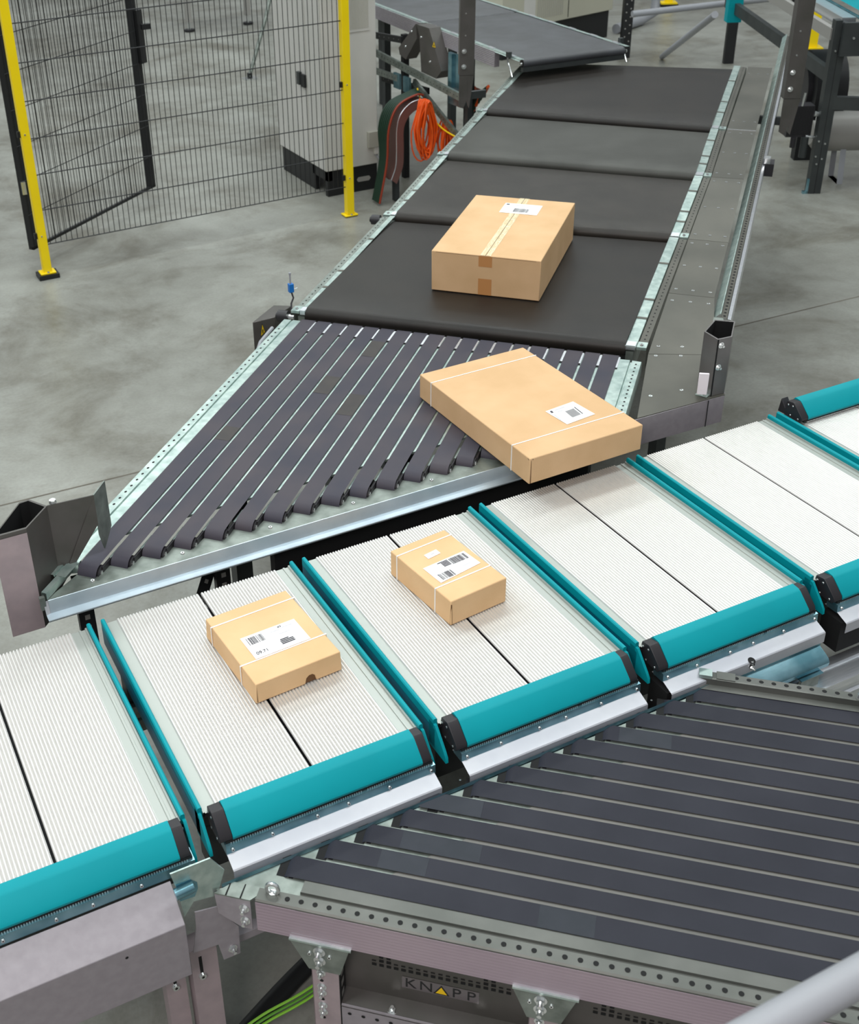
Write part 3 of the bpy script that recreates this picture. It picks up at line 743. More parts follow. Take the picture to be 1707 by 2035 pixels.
def bandy(t, y, l2, h, w=.0045):
    s = MB(); b = l2 / 2 + .0012; z = h + .0012
    s.prism([(-b, y - w / 2, 0), (-b, y - w / 2, z), (b, y - w / 2, z), (b, y - w / 2, 0), (b - .001, y - w / 2, 0), (b - .001, y - w / 2, z - .0008), (-b + .001, y - w / 2, z - .0008), (-b + .001, y - w / 2, 0)], (0, w, 0), strap)
    return s.build('strap', t)
def barcode(s, x0, x1, y0, y1, z, seed, dens=.6, m=ink):
    rnd = random.Random(seed); x = x0
    while x < x1:
        w = rnd.choice((.0008, .0010, .0016, .0022)) * (1 if x1 - x0 < .06 else 1.5)
        if rnd.random() < dens + .2: s.poly([(x, y0, z), (min(x + w, x1), y0, z), (min(x + w, x1), y1, z), (x, y1, z)], m)
        x += w + rnd.choice((.0007, .0010, .0014))
# A: taped carton on the belt
t = thing('carton', 'tallest closed carton with clear tape along its lid, alone on the grey belt', 'carton', (2.417, 1.573, 1.0392), math.radians(43.5)); t.rotation_euler = (0, math.radians(-0.8), math.radians(43.5))
h = .186; l1, l2 = .488, .768
carton_body(t, l1, l2, h, card)
s = MB(); z = h + .0008
s.poly([(-l2 / 2, -.024, z), (l2 / 2, -.024, z), (l2 / 2, .024, z), (-l2 / 2, .024, z)], tape)
s.poly([(-l2 / 2, -.0012, z + .0004), (l2 / 2, -.0012, z + .0004), (l2 / 2, .0012, z + .0004), (-l2 / 2, .0012, z + .0004)], cardd)
for k in range(14):
    x = -l2 / 2 + .08 + k * .032; s.poly([(x, -.022, z + .0005), (x + .006, .02 * random.random(), z + .0005), (x + .008, .021, z + .0005), (x + .003, -.02, z + .0005)], paper if k % 3 == 0 else tape)
o = s.build('tape', t); o['label'] = 'clear packing tape along the lid'
s = MB(); x = -l2 / 2 - .0008
s.poly([(x, -.030, h - .002), (x, -.030, h - .052), (x, .030, h - .052), (x, .030, h - .002)], taped)
s.build('tape', t)['label'] = 'brown tape patch under the lid'
s = MB(); s.poly([(x, -.030, .078), (x, -.030, .002), (x, .030, .002), (x, .030, .078)], taped)
o = s.build('tape', t); o['label'] = 'brown tape patch at the foot of the end face'
s = MB(); s.poly([(-l2 / 2 - .0006, l1 / 2 - .02, h - .0035), (-l2 / 2 - .0006, l1 / 2 - .02, h - .0048), (-l2 / 2 - .0006, -l1 / 2 + .02, h - .0048), (-l2 / 2 - .0006, -l1 / 2 + .02, h - .0035)], cardd); s.build('lid_seam', t)
s = MB(); z = h + .0014
# label: local -y is the carton's long front edge; x up the belt
s.poly([(.165, -.105, z), (.300, -.105, z), (.300, .075, z), (.165, .075, z)][::1], paper)
def bc_y(s, y0, y1, x0, x1, z, seed, m=ink):
    rnd = random.Random(seed); y = y0
    while y < y1:
        w = rnd.choice((.0010, .0014, .002, .0026))
        s.poly([(x0, y, z), (x1, y, z), (x1, y + w, z), (x0, y + w, z)], m); y += w + rnd.choice((.001, .0014, .002))
bc_y(s, -.055, .015, .185, .235, z + .0006, 3); s.poly([(.275, .052, z + .0006), (.289, .052, z + .0006), (.289, .066, z + .0006), (.275, .066, z + .0006)], ink)
for x, ya, yb in ((.272, -.06, .03), (.255, -.05, .02), (.24, .05, .068)): s.poly([(x, ya, z + .0006), (x + .006, ya, z + .0006), (x + .006, yb, z + .0006), (x, yb, z + .0006)], inkl)
s.build('shipping_label', t)
# B: large flat carton; local x along X, y along e1 (away)
t = thing('carton', 'large flat carton overhanging the strip belts towards the trays', 'carton', (1.690, .315, .9925), math.radians(0.6))
h = .0975; l1, l2 = .724, .466
carton_body(t, l1, l2, h, card)
for y in (-l1 / 2 + .105, l1 / 2 - .085): bandy(t, y, l2, h)
s = MB(); z = h + .0014
a = (.085, -.160)
s.poly([(.010, -.232, z), (.138, -.220, z), (.128, -.105, z), (.000, -.117, z)], paper)
q = lambda u, v: (.004 + u * .128 + v * -.008 + .004, -.117 + u * .012 - v * .115, z + .0006)
for k in range(14):
    u = .42 + k * .022; s.poly([q(u, .35), q(u + .011, .35), q(u + .011, .78), q(u, .78)], ink)
s.poly([q(.77, .3), q(.80, .3), q(.80, .78), q(.77, .78)], ink)
s.poly([q(.04, .08), q(.11, .08), q(.11, .2), q(.04, .2)], ink); s.poly([q(.2, .10), q(.55, .10), q(.55, .14), q(.2, .14)], inkl); s.poly([q(.2, .24), q(.4, .24), q(.4, .27), q(.2, .27)], inkl); s.poly([q(.04, .3), q(.07, .3), q(.07, .7), q(.04, .7)], inkl)
s.build('shipping_label', t)
s = MB(); x, y = -l2 / 2, -l1 / 2
s.poly([(x + .004, y - .0008, .002), (x + .008, y - .0008, .002), (x + .006, y - .0008, h - .008), (x + .0045, y - .0008, h - .008)], cardd)
s.poly([(x - .001, y + .012, h - .002), (x + .012, y - .0012, h - .002), (x + .012, y - .0012, h - .006), (x - .001, y + .006, h - .007)], dark)
s.build('corner_seam', t)
# C: small carton printed 09.71
t = thing('carton', 'low carton with white straps and a label printed 09.71', 'carton', (.393, -.366, .9272), math.radians(3.4))
h = .065; l1, l2 = .327, .2635
s = MB(); a, b = l2 / 2, l1 / 2; nn = [(-a, -b, 0), (-.012 + .03, -b, 0), (-.008 + .03, -b, .018), (.0 + .03, -b, .025), (.010 + .03, -b, .025), (.018 + .03, -b, .018), (.022 + .03, -b, 0), (a, -b, 0), (a - .003, -b, h), (-a + .003, -b, h)]
s.prism(nn, (0, l1, 0), cardl)
s.poly([(.01, -b + .004, .0), (.06, -b + .004, 0), (.06, -b + .004, .03), (.01, -b + .004, .03)], cardd)
s.build('shell', t, bevel=.0025)
s = MB(); s.poly([(-a + .004, -b - .0007, .004), (-a + .0065, -b - .0007, .004), (-a + .005, -b - .0007, h - .004)], cardd); s.build('corner_seam', t)
for y in (.118, -.076): bandy(t, y, l2, h)
s = MB(); z = h + .0014; lw0, lw1 = -.083, .086; ly0, ly1 = -.072, .030
s.poly([(lw0, ly0 + .0, z), (lw1, ly0, z), (lw1, ly1, z), (lw0, ly1, z)], paper)
barcode(s, lw0 + .012, lw0 + .062, ly1 - .042, ly1 - .010, z + .0006, 5)
for k, (xa, xb) in enumerate(((.010, .036), (.008, .048), (.008, .048), (.008, .048))):
    y = ly0 + .036 - k * .0062; s.poly([(xa, y, z + .0006), (xb, y, z + .0006), (xb, y + .0042, z + .0006), (xa, y + .0042, z + .0006)], ink)
for (xa, xb, y) in ((0, .03, .008), (.032, .07, .012), (.018, .052, -.010)): s.poly([(xa, y, z + .0006), (xb, y, z + .0006), (xb, y + .002, z + .0006), (xa, y + .002, z + .0006)], inkl)
lb = s.build('shipping_label', t)
text_part('printed_number', '09.71', .017, ink, lb, Matrix.Translation((-.072, -.058, z + .0008)))
text_part('printed_number', '#3', .011, ink, lb, Matrix.Translation((.028, .017, z + .0008)))
# D: carton with two barcodes
t = thing('carton', 'carton with white straps and two barcodes on its label', 'carton', (.979, -.335, .9272), math.radians(6.0))
h = .086; l1, l2 = .3066, .2028; a, b = l2 / 2, l1 / 2
carton_body(t, l1, l2, h, cardl)
s = MB(); s.poly([(-a - .0006, -b + .004, .0), (-a + .006, -b - .0008, .0), (-a + .004, -b - .0008, h - .012), (-a, -b - .0006, h - .010)], cardd); s.build('corner_seam', t)
for y in (.118, -.078): bandy(t, y, l2, h)
s = MB(); z = h + .0014
s.poly([(-.072, -.066, z), (.084, -.052, z), (.080, .026, z), (-.074, .022, z)], paper)
barcode(s, .014, .072, -.012, .018, z + .0006, 8); barcode(s, -.058, -.010, -.058, -.028, z + .0006, 9)
for k, xa in enumerate((-.020, -.010, -.010, -.010, -.010)):
    y = .014 - k * .0055; s.poly([(xa - .006, y, z + .0006), (.010, y, z + .0006), (.010, y + .0038, z + .0006), (xa - .006, y + .0038, z + .0006)], ink)
s.poly([(.03, -.036, z + .0006), (.062, -.034, z + .0006), (.062, -.032, z + .0006), (.03, -.034, z + .0006)], inkl)
s.build('shipping_label', t)
s = MB(); s.poly([(-.032, .052, z), (.016, .056, z), (.016, .080, z), (-.032, .076, z)], paper); s.poly([(-.012, .064, z + .0005), (.0, .065, z + .0005), (.0, .069, z + .0005), (-.012, .068, z + .0005)], inkl); s.build('small_label', t)

# ------------------------------------------------------------------ fence
def fence_post(x, y, label, feet):
    t = thing('fence_post', label, 'post', (x, y, 0), 0, None)
    s = MB(); s.box(-.03, .03, -.03, .03, .02, 2.3, yellow); s.box(-.055, .055, -.045, .045, .032 if feet else .006, .044 if feet else .018, yellow) 
    s.build('post_tube', t, bevel=.003)
    s = MB(); s.box(-.072 if feet else -.05, .072 if feet else .05, -.06 if feet else -.04, .06 if feet else .04, 0, .032 if feet else .006, black); s.build('foot', t)
    s = MB(); s.screw((0.0, -.036, .044 if feet else .018), (0, 0, 1), .010)
    for z in (.31, 1.02): s.screw((-.005, -.03, z), (0, -1, 0), .007); s.box(-.05, -.03, -.012, .012, z - .02, z + .02, black)
    s.build('bolt', t)
    return t
fence_post(1.000, 5.235, 'yellow safety fence post on a black foot block beside the open mesh gate', True)
fence_post(3.420, 5.285, 'yellow safety fence post bolted directly to the floor before the white cabinet', False)
fence = thing('mesh_fence', 'black wire mesh fence stretched between the two yellow posts', 'fence')
s = MB(); FX0, FX1 = 1.035, 3.385; fy = lambda x: 5.235 + (x - 1.0) * .0207
for k in range(60):
    x = FX0 + (k + .5) * (FX1 - FX0) / 60; s.cyl((x, fy(x), .235), (x, fy(x), 2.25), .0027, wire, 5, caps=False)
s.build('vertical_wires', fence)
s = MB()
for k in range(9):
    z = .238 + k * .2475; s.cyl((FX0 - .003, fy(FX0) - .004, z), (FX1 + .003, fy(FX1) - .004, z), .0042, wire, 6)
s.build('cross_wires', fence)
gate = thing('mesh_gate', 'black framed wire mesh gate leaf standing open behind the fence', 'gate')
GA, GB = V3((.99, 5.55, 0)), V3((2.235, 6.52, 0)); gdv = (GB - GA); gn = V3((-gdv.y, gdv.x, 0)).normalized()
for q, w in ((GA, .05), (GB - gdv.normalized() * .06, .07)):
    MB().obox(q + UPV * .10, gdv.normalized() * w, gn * .045, UPV * 2.1, black).build('frame_post', gate)
s = MB(); s.obox(GA + UPV * .10, gdv, gn * .02, UPV * .022, black); s.obox(GA + UPV * 2.18, gdv, gn * .02, UPV * .03, black); s.build('frame_bar', gate)
s = MB()
for k in range(46):
    q = GA + gdv * ((k + .5) / 46); s.cyl(q + UPV * .12, q + UPV * 2.18, .0022, wire, 5, caps=False)
s.build('vertical_wires', gate)
s = MB()
for k in range(8):
    z = .36 + k * .2475; s.cyl(GA + UPV * z, GB + UPV * z, .0034, wire, 6)
s.build('cross_wires', gate)
s = MB(); q = GB - gdv.normalized() * .03 - gn * .03; s.obox(q + UPV * 1.10, gdv.normalized() * .07, gn * .05, UPV * .40, black); s.box(q.x + .02, q.x + .09, q.y - .04, q.y, 1.36, 1.40, black); s.build('lock_box', gate)
s = MB(); s.obox(GA + V3((-.015, -.02, .52)), (.03, 0, 0), (0, .02, 0), (0, 0, .09), steel); s.build('hinge', gate)

# ------------------------------------------------------------------ electrical cabinet behind the fence
cab = thing('electrical_cabinet', 'tall white electrical cabinet behind the fence on a black plinth', 'cabinet')
X0, X1, Y0, Y1 = 3.46, 3.935, 5.775, 6.72
MB().box(X0, X1, Y0, Y1, .215, 2.1, white).build('body', cab, bevel=.006)
s = MB(); s.box(X0 + .015, X1 - .005, Y0 + .015, Y0 + .06, .0, .215, black); s.box(X0 + .015, X0 + .05, Y0 + .25, Y1 - .02, .0, .215, black); s.box(X0 + .06, X1 - .02, Y0 + .05, Y1 - .02, .13, .215, black); s.box(X0 + .015, X0 + .06, Y0 + .015, Y0 + .3, .13, .215, black)
s.prism([(X1 - .18 + dx, Y0 + .0145, .10 + dz) for dx, dz in ((0, -.02), (.10, -.02), (.115, 0), (.10, .02), (0, .02), (-.015, 0))], (0, -.0005, 0), tankm)
s.build('plinth', cab)
s = MB(); s.box(X0 + .20, X0 + .42, Y0 - .004, Y0, 1.28, 2.0, white)
for k in range(18): s.box(X0 + .215 + k * .011, X0 + .220 + k * .011, Y0 - .0055, Y0 - .0035, 1.30, 1.98, vent)
s.build('vent_grille', cab)
s = MB(); s.box(X0 - .02, X0, 6.09, 6.15, .83, .93, black); s.box(X0 - .03, X0 - .005, 6.17, 6.22, .84, .94, blue if False else darkm); s.build('door_handle', cab)
s = MB()
for x in (.012, .30): s.box(X0 - .0015, X0 + .0005, Y0 + x, Y0 + x + .006, .22, 2.09, vent)
s.build('door_seam', cab)
s = MB(); s.box(X1 - .10, X1 + .01, Y0 - .035, Y0, .36, .49, vent); s.box(X1 - .045, X1 - .01, Y0 - .03, Y0, .30, .36, white); s.build('socket_box', cab, bevel=.003)
s = MB(); s.tube([(X1 - .03, Y0 - .01, .30), (X1 + .04, Y0 - .06, .18), (X1 + .10, Y0 - .12, .01)], .009, railp, 8); s.build('cord', cab)

# cable duct, orange coils, far feeding conveyor -----------------------
duct = thing('cable_duct', 'curved brown sheet cable duct dropping to the floor beside the white cabinet', 'cable duct')
cy = 5.35
path = [(4.13, .80), (4.08, .80), (4.00, .78), (3.92, .71), (3.885, .60), (3.88, .42), (3.87, .30), (3.83, .20)]
path = [(q.x, q.z) for q in curve_pts([(x, cy, z) for x, z in path], 5)]
MB().sheet([(x, cy, z) for x, z in path], (0, .13, 0), brownp).build('trough_floor', duct, angle=60)
for yy in (cy, cy + .13):
    s = MB(); a = [(x, yy, z) for x, z in path]; b = curve_pts([(4.13, yy, .73), (4.09, yy, .73), (4.03, yy, .71), (3.975, yy, .66), (3.945, yy, .58), (3.945, yy, .42), (3.935, yy, .29), (3.88, yy, .16)], 5)
    n = len(a); s.mesh(a + b, [(i, i + 1, n + i + 1, n + i) for i in range(n - 1)], brownp); s.tube(a, .004, alub, 6); s.build('side_cheek', duct)
s = MB(); s.box(3.89, 3.93, 5.40, 5.45, 0, .30, darkm); s.build('support_leg', duct)
for k in range(7):
    o = .0195 * k; s = MB()
    s.tube(curve_pts([(4.13, cy + .015 + o, .825 + .004 * k), (4.06, cy + .015 + o, .835), (3.90 - .004 * k, cy + .015 + o, .77), (3.82 - .004 * k, cy + .015 + o, .60), (3.80, cy + .015 + o, .34), (3.73, cy + .015 + o, .02)]), .009, redc if k == 0 else green, 6)
    tag(s.build('duct_cable'), ('dark red' if k == 0 else 'dark green') + ' cable bending down over the brown cable duct', 'cable', None if k == 0 else 'green cables over the brown duct')
def coil(label, cx, cyy, zt, zb, w, n, seed, m):
    rnd = random.Random(seed); s = MB()
    for k in range(n):
        ww = w * (.35 + .65 * rnd.random()); y = cyy + rnd.uniform(-.05, .05); zz = zb + rnd.uniform(-.06, .06); off = rnd.uniform(-.02, .02)
        pts = []
        for j in range(20):
            a = 2 * PI * j / 20; zq = (zt + zz) / 2 + (zt - zz) / 2 * math.cos(a); f = math.sin(a) * (1 - .55 * max(0, math.cos(a)))
            pts.append((cx + off + ww * f, y + .015 * math.sin(a * 2 + k), zq))
        s.tube(pts, .0065, m, 5, True)
    o = s.build('cable_coil'); tag(o, label, 'cable coil'); return o
coil('long orange cable coil hanging from the perforated strut', 4.055, 5.20, .83, .40, .085, 22, 2, orange)
coil('short orange cable coil hanging close to the belt edge', 4.23, 5.18, .66, .36, .06, 18, 4, orange)

far = thing('feeding_conveyor', 'grey belt conveyor crossing behind, feeding onto the long dark belt', 'conveyor')
fa = math.radians(85.5); FU = V3((math.cos(fa), math.sin(fa), 0)); FV = V3((FU.y, -FU.x, 0)); FO = V3((4.212, 4.123, 1.300)); FWd = .81
beltf = mat('blue grey conveyor belt', (72, 74, 78), .4, 0, (62, 63, 66), 5, 8, bump=.2, bscale=420, rvar=.06)
for u0, u1 in ((0, 1.55), (1.58, 4.6)):
    pts = []
    for a in (-150, -120, -90, -60, -30, 0):
        q = math.radians(a); pts.append((u0 + .03 + .03 * math.sin(q), .03 * math.cos(q) - .03))
    pts += [(u1, 0.)]
    s = MB(); s.sheet([FO + FU * u + UPV * z for u, z in pts], FV * FWd, beltf); s.cyl(FO + FU * (u0 + .03) - UPV * .03, FO + FU * (u0 + .03) - UPV * .03 + FV * FWd, .028, blackp, 16)
    s.build('belt', far, angle=70)
s = MB(); s.obox(FO + FU * .01 + UPV * -.085, FU * .03, FV * FWd, UPV * .045, darkm); s.build('end_plate', far)
for sg, o in ((-1, 0), (1, FWd)):
    s = MB(); d = FV * sg; q = FO + FV * o
    s.sheet([q + d * a + UPV * z for a, z in ((-.002, .004), (.03, .004), (.034, -.004), (.04, -.006))], FU * 4.6, galv)
    for k in range(6): s.obox(q + d * .002 + FU * (.1 + k * .3) + UPV * .004, FU * .09, d * .024, UPV * .004, alub)
    s.build('edge_strip', far)
    s = MB(); pr = [(.04, -.004)]
    for k in range(8): pr += [(.04, -.01 - k * .012), (.038, -.012 - k * .012), (.038, -.015 - k * .012), (.04, -.017 - k * .012)]
    pr += [(.04, -.11), (.0, -.11), (.0, -.004)]
    s.prism([q + d * a + FU * .35 + UPV * z for a, z in pr], FU * 4.25, lilacg if sg < 0 else galvd)
    s.build('side_profile', far)
    s = MB(); s.screw(q + d * .01 + FU * .02 - UPV * .03, d, .014); s.tube([q + d * .05 + FU * .14 + UPV * .03, q + d * .05 + FU * .14 - UPV * .03, q + d * .055 + FU * .10 - UPV * .06, q + d * .055 + FU * .06 - UPV * .12], .006, steel, 6); s.obox(q + d * .03 + FU * .12 + UPV * .0, FU * .03, d * .03, UPV * .035, darkm)
    s.build('sensor_bracket', far)
for u in (1.0, 2.6, 4.2):
    for v in (.10, FWd - .06):
        q = FO + FU * u + FV * v; MB().box(q.x - .03, q.x + .03, q.y - .03, q.y + .03, 0, 1.16, darkm).build('leg', far)
# drive cover on the near side of that conveyor
hx = 4.17
s = MB()
s.prism([(hx, 5.54, 1.325), (hx, 5.35, 1.325), (hx, 5.16, 1.04), (hx, 5.24, .97), (hx, 5.47, .98), (hx, 5.50, 1.24)], (.10, 0, 0), graym)
s.prism([(hx, 5.56, 1.325), (hx, 5.54, 1.22), (hx, 5.72, 1.03), (hx, 5.82, 1.05), (hx, 5.84, 1.10)], (.10, 0, 0), graym)
for y, z in ((5.47, 1.24), (5.33, 1.08), (5.62, 1.26), (5.72, 1.13)): s.screw((hx, y, z), (-1, 0, 0), .01)
s.build('drive_cover', far)
def warn(s, o, x, y, m1=signy):
    o, x, y = V3(o), V3(x), V3(y); n = x.cross(y).normalized()
    s.poly([o - x * .5, o + x * .5, o + y * .87], black); s.poly([o - x * .40 + y * .06 + n * .0006, o + x * .40 + y * .06 + n * .0006, o + y * .75 + n * .0006], m1)
    s.disc(o + y * .30 + n * .0012, x.length * .13, black, n, 8)
    s.poly([o - x * .12 + y * .12 + n * .0012, o + x * .12 + y * .12 + n * .0012, o + x * .06 + y * .26 + n * .0012, o - x * .06 + y * .26 + n * .0012], black)
s = MB(); warn(s, (hx - .002, 5.27, 1.195), (0, -.06, 0), (0, .0, .06)); s.build('warning_sign', far)
# perforated beams below it
def perf(s, a, b, w, m, hole=tankm, n=20, face=(0, -1, 0), th=.022):
    a, b = V3(a), V3(b); d = b - a; f = V3(face); up = (f.cross(d)).normalized()
    if up.z < 0: up = -up
    s.obox(a, d, up * w, f * -th, m)
    for k in range(n): s.disc(a + d * ((k + .5) / n) + up * w * .5 + f * .0008, w * .09, hole, f, 6)
bm_ = thing('strut_frame', 'perforated galvanised strut frame beneath the feeding conveyor', 'strut frame')
s = MB(); perf(s, (4.14, 6.35, .985), (4.14, 4.85, .885), .055, galvd, dark, 30, (-1, 0, 0)); s.build('strut', bm_)
s = MB(); perf(s, (4.16, 5.60, .86), (4.18, 4.95, .57), .05, galvd, dark, 22, (-1, 0, 0)); s.build('strut', bm_)
s = MB(); perf(s, (4.20, 6.6, 1.07), (4.20, 5.85, 1.13), .05, black, tankm, 9, (-1, 0, 0)); s.build('strut', bm_)
s = MB(); perf(s, (4.20, 6.35, .80), (4.10, 5.75, .86), .05, galvd, dark, 9, (-1, 0, 0)); s.build('strut', bm_)
s = MB(); perf(s, (4.25, 6.3, .74), (4.30, 5.6, .76), .05, black, tankm, 9, (-1, 0, 0)); s.build('strut', bm_)
for q, yl, zl in (((4.11, 5.56, .80), .10, .12), ((4.11, 5.72, .80), .10, .12), ((4.2, 5.06, .93), .05, .25)):
    MB().obox(q, (.02, 0, 0), (0, yl, 0), (0, 0, zl), galvb).build('bracket', bm_)
MB().obox((4.22, 4.95, .8), (.02, 0, 0), (0, .19, 0), (0, 0, .38), galvb).build('bracket', bm_)
MB().box(4.25, 4.30, 5.90, 5.95, 0, 1.18, black).build('upright', bm_)
MB().box(4.25, 4.29, 4.90, 4.94, 0, 1.18, darkm).build('upright', bm_)
s = MB()
for k in range(10): s.tube([(4.3 + .02 * k, 4.7 + .05 * k, 1.0 - .02 * k), (4.4, 4.9 + .03 * k, .9 - .03 * k), (4.5, 5.2, .86 - .02 * k), (4.6, 5.6, .9)], .012, green if k % 4 else orange, 6)
tag(s.build('cable_bundle'), 'tangle of dark green cables under the feeding conveyor', 'cables', None, 'stuff')
s = MB(); s.tube(curve_pts([(4.13, 5.46, .86), (4.12, 5.40, .80), (4.135, 5.33, .72), (4.15, 5.10, .62), (4.15, 4.8, .60)]), .006, signy, 6); tag(s.build('signal_cable'), 'thin yellow cable looping below the drive cover', 'cable')

# gantry uprights at both sides of the belt --------------------------------
def gantry(x, y, z0, rz, label, sgn):
    t = thing('gantry_upright', label, 'upright', (x, y, 0), rz)
    s = MB(); s.box(-.05, .0, -.03, .05, z0 + .22, 3.2, graym); s.box(.0, .05, -.03, .05, z0 + .22, 3.2, graym)
    s.prism([(-.05, -.03, z0 + .22), (.05, -.03, z0 + .22), (.05, .05, z0 + .22), (-.05, .05, z0 + .22)], (0, 0, .004), graym)
    s.build('upright_sheet', t)
    s = MB(); s.prism([(-.05, -.032, z0 + .22), (.005, -.032, z0 + .22), (.005, -.032, z0 + .06), (-.02, -.032, z0), (-.05, -.032, z0 + .02)], (0, .01, 0), graym); s.build('bracket', t); s = MB(); s.prism([(.005, -.03, z0 + .22), (.05, -.03, z0 + .22), (.02, -.03, z0 + .0), (.005, -.03, z0 + .05)], (0, .08, 0), graym); s.build('bracket', t)
    for z in (z0 + .38, z0 + .28): MB().bolt((-.02, -.03, z), (0, -1, 0), .011).build('bolt', t)
    for z in (z0 + .62, z0 + .48): MB().screw((-.012, -.03, z), (0, -1, 0), .006).build('bolt', t)
    s = MB(); s.obox((-.015, .0, z0 + .05), (sgn * .16, .05, 0), (-.01, .03, 0), (0, 0, .05), darkm); s.build('arm', t)
    return t
gantry(3.80, 4.20, 1.02, math.radians(-25), 'brown grey sheet steel upright in front of the feeding conveyor', 1)
gantry(5.16, 2.62, 1.0, math.radians(-30), 'brown grey sheet steel upright outside the guard rail', -1)

# small sensors at the belt edge ---------------------------------------------
t = thing('light_sensor', 'small blue light sensor on a bent bracket at the belt edge', 'sensor', (1.385, 1.712, 1.0))
s = MB(); s.box(-.012, .010, -.010, .012, .065, .105, blue); s.build('housing', t, bevel=.002)
s = MB(); s.cyl((-.003, 0, .105), (-.003, 0, .15), .004, railp, 8); s.cyl((-.003, 0, .15), (-.003, 0, .157), .006, railp, 8); s.tube([(0, 0, .065), (.004, -.01, .04), (-.012, -.02, .02), (-.03, -.06, -.03)], .004, blackp, 6); s.tube([(.0, .0, .07), (.03, .0, .08)], .003, steel, 6); s.build('stem', t)
t = thing('motor_cover', 'grey motor cover with a yellow warning sign below the strip belts\' far corner', 'motor cover')
s = MB(); s.prism([(1.30, 1.72, .96), (1.42, 1.80, .96), (1.36, 1.87, .95), (1.20, 1.74, .95)], (0, 0, -.16), graym); s.build('shell', t, bevel=.004)
s = MB(); warn(s, (1.225, 1.685, .905), MU * .055, V3((0, 0, .065))); s.build('warning_sign', t)
MB().tube([mp(1.97, -.262, .985), mp(1.85, -.268, .97), mp(1.8, -.27, .93)], .008, railp, 8).build('cord', t)
s = MB(); s.box(1.30, 1.34, 1.76, 1.80, 0, .82, darkm); s.build('support_leg', t)

# ------------------------------------------------------------------ machine beyond the guard rail
mach = thing('sorter_return_frame', 'dark framed machine with a teal cover above a grey air tank', 'machine')
ML = V3((6.813, 3.813, 0)); md = V3((.475, .880, 0)); mn = V3((.880, -.475, 0))
s = MB(); s.obox(ML - mn * .05, mn * .05, md * .08, UPV * 1.32, darkm); s.obox(ML, mn * .05, md * .075, UPV * 1.30, darkm); s.obox(ML - mn * .002 - md * .001, mn * .004, md * .01, UPV * 1.2, black)
for z, a in ((.42, -.03), (.40, .02), (.30, -.035), (.28, .015), (.24, -.02), (1.1, -.02)): s.screw(ML + mn * a + UPV * z, -md, .008)
s.build('leg', mach)
s = MB(); s.obox(ML - mn * .09, mn * .04, md * .03, UPV * .02, galvb); s.obox(ML - mn * .065, mn * .015, md * .02, UPV * .12, galvb); s.build('levelling_foot', mach)
for z, w in ((.86, .10),):
    MB().obox(ML - mn * .04 + md * .05 + UPV * z, md * 3.2, mn * .05, UPV * w, darkm).build('frame_beam', mach)
MB().obox(ML + mn * .03 + UPV * .66, mn * .9 - md * .2, md * .05, UPV * .10, darkm).build('frame_beam', mach)
MB().obox(ML - mn * .06 + md * .05 + UPV * 1.17, md * 2.6, mn * .04, UPV * .085, tankm).build('side_profile', mach)
s = MB(); s.obox(ML + mn * .0 - md * .05 + UPV * 1.07, mn * 1.0 + md * .0, md * .04, UPV * .24, darkm); s.screw(ML + mn * .08 - md * .05 + UPV * 1.2, -md, .01); s.build('panel', mach)
s = MB(); s.obox(ML + mn * .01 + md * .05 + UPV * 1.26, md * 2.4, mn * .10, UPV * .07, alub); s.obox(ML + mn * .12 + md * .0 + UPV * 1.32, md * 2.4, mn * .03, UPV * .012, galvb); s.build('chassis_cap', mach)
s = MB(); s.prism([ML + mn * .16 + UPV * 1.36 - md * .1, ML + mn * .22 + UPV * 1.44 - md * .1, ML + mn * .42 + UPV * 1.46 - md * .1, ML + mn * .42 + UPV * 1.34 - md * .1], md * 2.4, teal); s.build('cover', mach)
s = MB(); q = ML + md * 1.25 + mn * .03; s.obox(q + UPV * 1.26, md * .12, mn * .06, UPV * .11, white); s.obox(q + UPV * 1.22 + md * .02, md * .1, mn * .02, UPV * .05, blackp); s.build('sensor_box', mach)
MB().obox(V3((9.35, 7.70, 0)), md * .07, mn * .11, UPV * 1.0, black).build('leg', mach)
s = MB(); q = ML + md * 2.86 - mn * .10; s.obox(q + UPV * .78, md * .12, mn * .14, UPV * .6, teal); s.build('teal_bracket', mach, bevel=.006)
tk = thing('air_tank', 'grey cylindrical air tank on a bent strap foot behind the dark leg', 'tank')
ta = ML + md * .35 + mn * .06 + UPV * .40
s = MB(); s.cyl(ta, ta + mn * .7, .155, tankm, 28); s.cyl(ta - mn * .05, ta, .10, tankm, 28, r2=.155); s.build('shell', tk, angle=50)
for o in (.18, .52):
    s = MB(); s.sheet([ta + mn * o - md * .10 - UPV * .12, ta + mn * (o + .01) - md * .12 - UPV * .40, ta + mn * (o + .01) + md * .10 - UPV * .40, ta + mn * o + md * .10 - UPV * .12], mn * .045, railp)
    s.build('foot', tk)
pn = thing('air_filter_unit', 'black finned air filter unit mounted low beside the dark machine leg', 'filter unit')
pq = ML - mn * .27 + md * .06
s = MB(); s.obox(pq + UPV * .44, mn * .19, md * .12, UPV * .24, blackp)
for k in range(16): s.obox(pq + UPV * .455 - md * .004 + mn * (.004 + k * .0115), mn * .004, md * .005, UPV * .22, black)
s.build('body', pn)
s = MB(); s.cyl(pq + mn * .15 + UPV * .28, pq + mn * .15 + UPV * .44, .03, darkm); s.cyl(pq + mn * .06 + UPV * .36, pq + mn * .06 + UPV * .44, .02, blackp); s.cyl(pq + mn * .19 + UPV * .62, pq + mn * .25 + UPV * .61, .02, steel); s.cyl(pq + mn * .15 + UPV * .445, pq + mn * .26 + UPV * .43, .012, steel); s.cyl(pq + mn * .09 + UPV * .68, pq + mn * .10 + UPV * .78, .008, steel); s.build('valve', pn)
